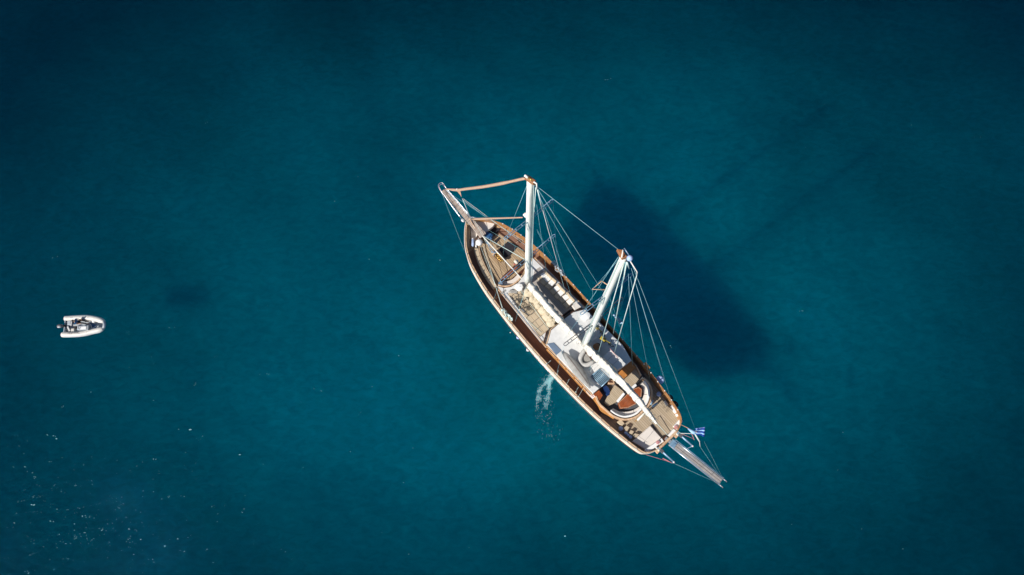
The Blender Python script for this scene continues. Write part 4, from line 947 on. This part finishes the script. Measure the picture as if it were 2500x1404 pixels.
# bicycles
def bike(mm):
    r = empty('bicycle', Matrix.Identity(4))
    for x in (-.52, .52):
        w_ = MB().torus((x, 0, .34), .31, .032, 26, 6, ax=(0, 1, 0)).build('wheel', 'black', r)
        mb = MB(); 
        for k in range(6): a = math.tau * k / 6; mb.tube([(x, 0, .34), (x + .3 * math.cos(a), 0, .34 + .3 * math.sin(a))], .006, 4)
        mb.build('spokes', 'steel', w_)
    mb = MB(); mb.tube([(-.52, 0, .34), (-.15, 0, .32), (.38, 0, .78), (-.26, 0, .74), (-.15, 0, .32)], .035, 6); mb.tube([(-.52, 0, .34), (-.26, 0, .74), (-.30, 0, .88)], .025, 6)
    mb.build('frame', mm, r); MB().tube([(.52, 0, .34), (.38, 0, .80), (.36, 0, .98)], .025, 6).build('fork', 'grey', r)
    MB().tube([(.30, -.33, 1.0), (.38, -.12, .99), (.38, .12, .99), (.30, .33, 1.0)], .022, 6).build('handlebar', 'black', r)
    MB().box((-.32, 0, .92), (.27, .15, .07)).build('saddle', 'black', r); MB().box((-.15, 0, .31), (.08, .36, .05)).build('pedal', 'black', r)
    return r
for i, (x, y, z, rz, mm, lab) in enumerate(((1256, 738, ZA + .17, 3.0, 'grey', 'dark bicycle parked on the beige sun pads, the one nearer the foremast'), (1276, 757, ZA + .17, 3.25, 'grey', 'dark bicycle parked on the beige sun pads, the one nearer the wheelhouse'),
        (1462, 806, ZW, 3.2, 'yellow', 'yellow-green bicycle leaning beside the mizzen mast on the wheelhouse roof'), (1481, 835, ZW, 3.4, 'yellow', 'yellow-green bicycle standing next to the white locker on the wheelhouse roof'))):
    o = bike(mm); c = B(x, y, z + .4); o.matrix_world = ythere(c.x, c.y, z, rz); tag(o, lab, 'bicycle', 'bicycles stowed on the roofs')
    if mm == 'grey': 
        MB().box((.1, 0, .5), (.5, .22, .3), ch=.06).build('bag', 'grey', o)
    else: MB().box((-.45, 0, .72), (.55, .38, .28), ch=.08).build('basket', 'yellow', o)
o = cushion('dark_patch', [(1241, 712), (1247, 706), (1256, 707), (1265, 710), (1262, 718), (1256, 715), (1248, 716)], ZA + .02, .22, 'greycover', 'flat dark patch lying at the forward end of the beige sun pads', 'cloth')  # low dark grey patch at the forward end of the pads
# pot-bellied grill in the shade
c = B(1458, 847, ZW + .4); o = empty('barbecue_grill', ythere(c.x, c.y, ZW)); tag(o, 'dark barbecue grill with a rusty lid in the shade beside the mizzen boom', 'grill')
MB().lathe((0, 0, .25), [(.1, 0), (.3, .12), (.36, .3), (.36, .36)], 16).build('bowl', 'black', o); MB().lathe((.05, .1, .62), [(.35, 0), (.3, .12), (.12, .22), (.001, .23)], 16, ax=(-.3, .3, 1)).build('lid', 'bronze', o)
for a in (0, 2.1, 4.2): MB().tube([(.2 * math.cos(a), .2 * math.sin(a), .3), (.34 * math.cos(a), .34 * math.sin(a), 0)], .02, 6).build('leg', 'grey', o)
MB().tube([(-.1, -.4, .7), (.1, -.5, .7)], .03, 6).build('handle', 'white', o)

# canvas-covered boat and small inflatable on the wheelhouse roof
c = B(1409, 904, ZW + .6); p0, p1 = B(1372, 861, ZW + .5), B(1435, 947, ZW + .5); d = (p1 - p0); o = empty('covered_canoe', ythere(c.x, c.y, ZW + .28, math.atan2(d.y, d.x)))
tag(o, 'slender boat under a grey canvas cover on the wheelhouse roof', 'covered boat'); l = d.xy.length
pts = []; rad = []
for i in range(17):
    f = i / 16; pts.append((-l / 2 + l * f, .05 * math.sin(3 * f), .30 + .04 * math.sin(f * 9))); rad.append((max(.03, .50 * math.sin(math.pi * min(1, f * .93 + .05)) ** .75), max(.03, .36 * math.sin(math.pi * min(1, f * .95 + .03)) ** .6)))
MB().tube(pts, rad, 16).build('canvas_cover', 'greycover', o)
MB().tube([(-l / 2 + .1, .03, .36)] + [(x, y, z + r[1] + .01) for (x, y, z), r in zip(pts[2:-2], rad[2:-2])] + [(l / 2 - .1, .02, .36)], .022, 5).build('ridge_seam', 'darkwood', o)
for x in (-.8, .7): MB().box((x, 0, .02), (.14, .8, .12)).build('cradle', 'rail', o)
c = B(1428, 873, ZW + .5); o = empty('inflatable_raft', ythere(c.x, c.y, ZW + .02)); tag(o, 'grey U-shaped inflatable raft lying on the roof partly under the mizzen boom', 'inflatable boat')
u = [(1430, 852), (1420, 866), (1416, 880), (1422, 890), (1436, 890), (1450, 882)]
pts = spline([Vector((*(B(x, y, ZW + .4) - c).xy, .36)) for x, y in u], 4)
MB().tube(pts, [.05, .17] + [.22] * (len(pts) - 4) + [.17, .05], 12).build('tube', 'greytube', o)
MB().prism(rel(PB([(1432, 862), (1424, 872), (1424, 882), (1434, 884), (1443, 880)], ZW + .2), c), .1, .28, .02).build('floor', 'greycover', o)
MB().box((B(1438, 869, ZW + .4).x - c.x, B(1438, 869, ZW + .4).y - c.y, .35), (.9, .08, .3), rz=.0).build('transom', 'darkwood', o)

# foredeck shadows painted as thin dark slabs, crates, fenders
cushion('shadow_patch', [(1201, 554), (1222, 558), (1216, 567), (1203, 578), (1188, 570)], zd(12) + .02, .09, 'deckshade', 'painted shadow patch nearest the bow on the starboard foredeck', 'painted shadow', 'painted shadow patches on the foredeck')
cushion('shadow_patch', [(1205, 582), (1217, 574), (1223, 582), (1211, 595)], zd(10.5) + .02, .09, 'deckshade', 'smallest painted shadow patch between the two larger ones on the foredeck', 'painted shadow', 'painted shadow patches on the foredeck')
cushion('shadow_patch', [(1212, 601), (1235, 586), (1265, 600), (1245, 623), (1233, 629)], zd(9.5) + .02, .09, 'deckshade', 'largest painted shadow patch, beside the foredeck hatch', 'painted shadow', 'painted shadow patches on the foredeck')
c = B(1193, 573, 3.5); o = MB().box((0, 0, .25), (.85, .6, .5)).build('crate', 'blue', None); o.matrix_world = ythere(c.x, c.y, zd(12) + .1, .5); tag(o, 'blue plastic crate under the bowsprit foot on the foredeck', 'crate'); MB().box((0, 0, .51), (.7, .45, .04)).build('lid', 'blue', o)
ball_thing('mooring_buoy', 1170, 592, 3.5, (.36, .36, .33), 'towel', 'big white round mooring buoy beside the windlass', 'buoy')
c = B(1154, 592, 3.4); o = MB().tube([(.45, .03, .1), (.38, 0, .1), (-.35, 0, .1), (-.45, 0, .1)], [.06, .15, .15, .06], 12).build('fender', 'buoy', None); o.matrix_world = ythere(c.x, c.y, 3.25, -.75); tag(o, 'blue-grey cylinder fender lying at the port bow', 'fender'); MB().ball((.4, 0, .12), .14, 10).build('cap', 'white', o)
c = B(1162, 594, 3.4); o = MB().tube([(.35, 0, 0), (.3, 0, 0), (-.35, 0, 0), (-.4, 0, 0)], [.03, .09, .09, .03], 10).build('fender', 'white', None); o.matrix_world = ythere(c.x, c.y, 3.2, -.7); tag(o, 'slim white fender between the mooring buoy and the blue-grey one', 'fender')
o = empty('deck_hose', ythere(*B(1268, 585, 2.9).xy, zd(8.5) + .02)); tag(o, 'dark coiled hose with its tail on the starboard foredeck', 'hose')
mb = MB()
for k in range(4): mb.torus((0, 0, .04 + k * .06), .24 - .02 * k, .04, 18, 6)
mb.build('coil', 'darkwood', o); MB().tube([(0.2, 0, .05), (.5, .4, .05), (.5, 1.0, .05)], .07, 6).build('tail', 'darkwood', o)
# rope and block bundles on the rails
def bundle(x, y, z, n, l, lab, m_='rope'):
    c = B(x, y, z); o = empty('rope_bundle', ythere(c.x, c.y, z)); tag(o, lab, 'rope bundle', 'bundles of rope hanging on the rails'); mb = MB(); 
    for i in range(n):
        f = i / n - .5; mb.torus((f * l + random.gauss(0, .03), random.gauss(0, .07), random.gauss(0, .05)), random.uniform(.12, .2), random.uniform(.03, .05), 12, 6, ax=(random.gauss(0, 1), random.gauss(0, 1), .8))
    mb.build('coil', m_, o); mb = MB()
    for i in range(4): mb.ball((l * (i / 3 - .5), random.gauss(0, .05), .05), (.14, .11, .12), 10, .3, i)
    mb.build('block', m_, o)
bundle(1238, 767, 3.25, 12, 1.3, 'thick bundle of white rope and blocks on the port rail below the foremast')
bundle(1359, 651, 3.3, 9, 1.2, 'pale rope bundle on the starboard rail near the foremast', 'lgrey')
bundle(1369, 664, 3.25, 6, .7, 'small pale rope bundle aft of the larger one on the starboard rail', 'lgrey')
bundle(1509, 779, 3.0, 9, 1.1, 'bluish rope bundle on the starboard rail beside the mizzen mast', 'bluesteel')
# fenders hanging outside
for x, y, lab in ((1265, 824, 'round bluish-white fender hanging outside the port hull, the one nearer the bow'), (1289, 854, 'round bright white fender hanging outside the port hull, the one nearer the stern')):
    c = B(x, y, 1.6); o = MB().ball((0, 0, 0), (.18, .18, .24), 16).build('fender', 'white' if x > 1270 else 'buoy', None); o.matrix_world = ythere(c.x, c.y, 1.6); tag(o, lab, 'fender', 'round fenders on the port side')
    MB().tube([(0, 0, .2), (0, -.12, 1.3)], .018, 5).build('lanyard', 'rope', o); MB().torus((0, -.0, .22), .06, .03, 10, 6).build('eye', 'darkwood', o)
c = B(1611, 928, 2.6); o = MB().lathe((0, 0, 0), [(.12, .1), (.2, .02), (.36, 0), (.42, .08), (.40, .16), (.2, .2), (.13, .14)], 24).build('life_ring', 'buoy', None); o.matrix_world = ythere(c.x, c.y, 2.55); tag(o, 'pale blue ring-shaped float hung outside the starboard rail', 'float'); MB().tube([(0, .1, .15), (.1, .45, .5)], .03, 5).build('lanyard', 'red', o)
for x, y, lab in ((1636, 970, 'black tyre fender on the starboard quarter, the one nearer the bow'), (1649, 986, 'black tyre fender on the starboard quarter, the one nearer the stern')):
    c = B(x, y, 2.0); o = MB().torus((0, 0, 0), .24, .12, 20, 10, ax=(0, 1, .25)).build('tyre_fender', 'black', None); o.matrix_world = ythere(c.x, c.y, 2.0); tag(o, lab, 'tyre fender', 'black tyre fenders')
    MB().tube([(0, 0, .25), (0, .2, 1.1)], .02, 5).build('lanyard', 'rope', o)
# red cloth with lettering on the port coaming
c = B(1442, 962, 2.75); o = empty('towel', ythere(c.x, c.y, 2.66)); tag(o, 'white cloth with red marks drying on the port coaming by the cabinet', 'towel')
MB().box((0, 0, 0), (.95, .36, .03)).build('cloth', 'towel', o); mb = MB()
for i in range(6): mb.tube([(-.38 + i * .15, -.10, .02), (-.34 + i * .15, .1, .02), (-.28 + i * .15, -.06 + .1 * (i % 2), .02)], .02, 4)
mb.build('printed_pattern', 'red', o)

# ---------------------------------------------------------------- people
def body(name, joints, edges, rads, m_, parent):
    me = bpy.data.meshes.new(name); me.from_pydata([Vector(j) for j in joints], edges, [])
    bm = bmesh.new(); bm.from_mesh(me); sk = bm.verts.layers.skin.verify(); bm.verts.ensure_lookup_table()
    for v, r in zip(bm.verts, rads): v[sk].radius = (r, r); v[sk].use_root = (v.index == 0)
    bm.to_mesh(me); bm.free(); me.materials.append(M[m_]); o = bpy.data.objects.new(name, me); C.objects.link(o)
    if parent: o.parent = parent
    md = o.modifiers.new('skin', 'SKIN'); md.use_smooth_shade = True; sb = o.modifiers.new('sub', 'SUBSURF'); sb.levels = sb.render_levels = 1
    return o
def head_bits(o, hc, hair_m, hat=None, face=(1, 0, 0)):
    f = Vector(face).normalized(); s_ = Vector((-f.y, f.x, 0)); hc = Vector(hc)
    MB().ball(hc - f * .02 + Vector((0, 0, .035)), (.098, .098, .105), 14).build('hair', hair_m, o)
    mb = MB()
    for k in (-1, 1): mb.ball(hc + f * .092 + s_ * .033 * k + Vector((0, 0, .005)), .013, 8)
    mb.build('eyes', 'white', o)
    MB().ball(hc + f * .105 - Vector((0, 0, .02)), (.018, .014, .022), 8).build('nose', 'skin', o)
    MB().ball(hc + f * .09 - Vector((0, 0, .058)), (.014, .028, .008), 8).build('mouth', 'redcloth', o)
    if hat: MB().lathe(hc + Vector((0, 0, .05)), [(.25, 0), (.25, .012), (.12, .02), (.11, .12), (.001, .14)], 18).build('hat', hat, o)
def hand(joints, edges, rads, wrist, d, curl=-.3):
    d = Vector(d).normalized(); sid = d.cross(Vector((0, 0, 1))).normalized(); w0 = Vector(joints[wrist]); p = w0 + d * .07
    joints.append(p); rads.append(.036); pi = len(joints) - 1; edges.append((wrist, pi))
    for k, ln in ((-1.5, .055), (-.5, .07), (.5, .075), (1.5, .065)):
        a = p + d * .03 + sid * .019 * k; joints += [a, a + d * ln * .6 + Vector((0, 0, curl * .02)), a + d * ln + Vector((0, 0, curl * .06))]; rads += [.010, .009, .008]; i = len(joints) - 3
        edges += [(pi, i), (i, i + 1), (i + 1, i + 2)]
    a = w0 + d * .03 - sid * .04; joints += [a, a + d * .04 - sid * .03]; rads += [.011, .009]; i = len(joints) - 2; edges += [(wrist, i), (i, i + 1)]
# standing person in the lounge pit
c = B(1259, 641, 3.6); o = empty('person', ythere(c.x - .1, c.y, zd(7.5) + .02)); tag(o, 'person in a pale sun hat and red top standing in front of the foremast', 'person')
J = [(0, 0, .95), (0, 0, 1.15), (0, 0, 1.38), (.01, 0, 1.50), (.02, 0, 1.62), (0, .2, 1.40), (.05, .28, 1.13), (.25, .26, .98), (0, -.2, 1.40), (.06, -.28, 1.13), (.28, -.22, 1.0), (0, .1, .90), (.03, .11, .48), (0, .12, .07), (.14, .13, .03), (0, -.1, .90), (-.04, -.11, .48), (-.08, -.12, .07), (.06, -.13, .03)]
Ed = [(0, 1), (1, 2), (2, 3), (3, 4), (2, 5), (5, 6), (6, 7), (2, 8), (8, 9), (9, 10), (0, 11), (11, 12), (12, 13), (13, 14), (0, 15), (15, 16), (16, 17), (17, 18)]
Ra = [.13, .12, .14, .055, .10, .06, .045, .032, .06, .045, .032, .09, .06, .045, .035, .09, .06, .045, .035]
hand(J, Ed, Ra, 7, (1, 0, -.2)); hand(J, Ed, Ra, 10, (1, 0, -.2))
body('body', J, Ed, Ra, 'skin', o); head_bits(o, (.02, 0, 1.64), 'hair', 'hat')
body('shirt', [(0, 0, .98), (0, 0, 1.15), (0, 0, 1.40), (0, .2, 1.41), (.04, .26, 1.2), (0, -.2, 1.41), (.05, -.26, 1.2)], [(0, 1), (1, 2), (2, 3), (3, 4), (2, 5), (5, 6)], [.15, .14, .155, .08, .07, .08, .07], 'redcloth', o)
body('shorts', [(0, 0, .98), (0, .1, .88), (.02, .11, .58), (0, -.1, .88), (-.03, -.11, .58)], [(0, 1), (1, 2), (0, 3), (3, 4)], [.145, .12, .09, .12, .09], 'darkcloth', o)

# ================================================================ the dinghy
da, db = P(148, 797, .3), P(257, 785, .3)
DM0 = P(203, 797, 0); dv = (P(256, 784, .3) - P(148, 797, .3)).xy; dyaw = 0.02
DM = Matrix.Translation((DM0.x, DM0.y, 0)) @ Matrix.Rotation(dyaw, 4, 'Z'); DI = DM.inverted()
def D(px, py, z): return DI @ P(px, py, z)
DG = empty('inflatable_dinghy', DM); tag(DG, 'small cream inflatable dinghy with outboard motor floating apart from the yacht', 'dinghy')
# crop coordinates of the close look -> picture
def K(x, y, z): return D(110 + x / 12.76, 740 + y / 12.76, z)
zt = .42
tp_ = spline([K(600, 490, zt), K(760, 478, zt), K(1000, 462, zt), K(1300, 455, zt + .02), K(1500, 478, zt + .06), K(1710, 530, zt + .14), K(1850, 590, zt + .2)], 4)
MB().tube(tp_, [.10, .26] + [.29] * (len(tp_) - 6) + [.27, .24, .20, .14], 16).build('tube', 'pvc', DG)
tp2 = spline([K(505, 985, zt), K(700, 985, zt), K(1000, 975, zt), K(1250, 945, zt + .02), K(1500, 885, zt + .06), K(1680, 845, zt + .12), K(1820, 800, zt + .2)], 4)
MB().tube(tp2, [.10, .26] + [.29] * (len(tp2) - 6) + [.27, .24, .20, .14], 16).build('tube', 'pvc', DG)
MB().tube([K(1845, 590, zt + .2), K(1850, 690, zt + .2), K(1825, 790, zt + .2)], .15, 12).build('bow_tube', 'lgrey', DG)
for pts, sgn in ((tp_, 1), (tp2, -1)):
    MB().tube([p + Vector((0, sgn * .27, .02)) for p in pts[3:-2]], .03, 6).build('rubbing_strip', 'lgrey', DG)
    for i in (6, 10, 14): MB().box(pts[i] + Vector((0, 0, .275)), (.34, .03, .03)).build('grab_handle', 'grey', DG)
mb = MB(); fl_ = [K(640, 560, .2), K(640, 900, .2), K(1450, 870, .22), K(1800, 770, .3), K(1800, 600, .3), K(1500, 520, .22)]
mb.prism([tuple(v.xy) for v in fl_], -.1, .16, .02).build('hull_floor', 'lgrey', DG)
MB().prism([tuple(K(x, y, .2).xy) for x, y in ((1400, 600), (1640, 680), (1560, 790), (1420, 720))], .15, .24, .02).build('bow_mat', 'blue', DG)
MB().box(K(650, 735, .35), (.09, 1.25, .5)).build('transom', 'lgrey', DG)
MB().box(K(770, 620, .45), (.42, .5, .3), ch=.06).build('stern_seat', 'lgrey', DG); MB().box(K(820, 640, .62), (.10, .46, .08)).build('seat_back', 'white', DG)
MB().box(K(730, 790, .4), (.16, .7, .1), rz=.5).build('bench', 'white', DG)
cs = MB().box(K(1190, 775, .6), (.95, .50, .7), ch=.10).build('console', 'lgrey', DG); MB().box(K(1190, 775, .975), (.6, .3, .06)).build('cushion', 'towel', cs); MB().box(K(1330, 780, .95), (.10, .48, .35), ry=.4).build('windscreen', 'white', cs)
MB().torus(K(1090, 760, 1.0), .17, .02, 18, 6, ax=(1, 0, .6)).build('steering_wheel', 'black', cs)
MB().tube([K(1420, 660, .6), K(1460, 800, .6), K(1640, 680, .7)], .03, 6).build('bow_rail', 'steel', DG)
MB().ball(K(1520, 570, .5), (.2, .16, .16), 12).build('anchor_float', 'towel', DG); MB().box(K(1720, 575, .72), (.42, .24, .08)).build('bow_step', 'towel', DG)
ob = MB().ball(K(475, 715, .75), (.34, .20, .24), 16, .1).build('outboard_motor', 'grey', DG)
MB().tube([K(475, 715, .6), K(500, 715, -.35)], .08, 10).build('leg', 'grey', ob); MB().box(K(590, 715, .6), (.3, .2, .25)).build('clamp', 'black', ob); MB().ball(K(440, 745, .88), (.22, .1, .08), 10).build('cowl_highlight_panel', 'lgrey', ob)
MB().box(K(880, 840, .35), (.35, .3, .3)).build('fuel_tank', 'pvc', DG); MB().box(K(950, 760, .38), (.3, .22, .34)).build('battery_box', 'black', DG)
mb = MB()
for i in range(7): q = K(720 + i * 50, 940 - 2 * i, zt + .27); mb.torus(q, .05, .018, 8, 5, ax=(1, 0, 0))
mb.build('lifeline', 'darkwood', DG)
# driver: seated on the port tube, leaning forward, legs to the bow
hp = K(1010, 585, .78)
o = empty('person', DM @ Matrix.Translation((hp.x, hp.y, .62))); tag(o, 'person in a blue shirt and dark trousers sitting in the dinghy', 'person')
J = [(0, 0, .10), (0, 0, .32), (-.03, 0, .52), (-.06, -.01, .64), (-.08, -.02, .76), (-.02, .19, .52), (.16, .27, .33), (.36, .18, .28), (-.02, -.19, .52), (.14, -.30, .34), (.34, -.26, .34), (.08, .10, .09), (.50, .14, .13), (.78, .06, -.20), (.93, .06, -.26), (.08, -.10, .09), (.48, -.14, .12), (.80, -.16, -.20), (.96, -.18, -.26)]
Ra2 = [.13, .12, .135, .055, .095, .06, .045, .032, .06, .045, .032, .095, .07, .05, .04, .095, .07, .05, .04]
Ed2 = [(0, 1), (1, 2), (2, 3), (3, 4), (2, 5), (5, 6), (6, 7), (2, 8), (8, 9), (9, 10), (0, 11), (11, 12), (12, 13), (13, 14), (0, 15), (15, 16), (16, 17), (17, 18)]
hand(J, Ed2, Ra2, 7, (1, -.2, -.1)); hand(J, Ed2, Ra2, 10, (1, 0, 0))
body('body', J, Ed2, Ra2, 'skin', o); head_bits(o, (-.07, -.02, .78), 'hair')
body('shirt', [(0, 0, .14), (0, 0, .32), (-.03, 0, .53), (-.02, .2, .53), (.12, .26, .38), (-.02, -.2, .53), (.10, -.28, .39)], [(0, 1), (1, 2), (2, 3), (3, 4), (2, 5), (5, 6)], [.15, .145, .155, .085, .07, .085, .07], 'bluecloth', o)
body('trousers', [(0, 0, .10), (.08, .10, .09), (.50, .14, .13), (.77, .07, -.18), (.08, -.10, .09), (.48, -.14, .12), (.79, -.16, -.18)], [(0, 1), (1, 2), (2, 3), (0, 4), (4, 5), (5, 6)], [.15, .12, .09, .065, .12, .09, .065], 'darkcloth', o)
bpy.context.view_layer.update()
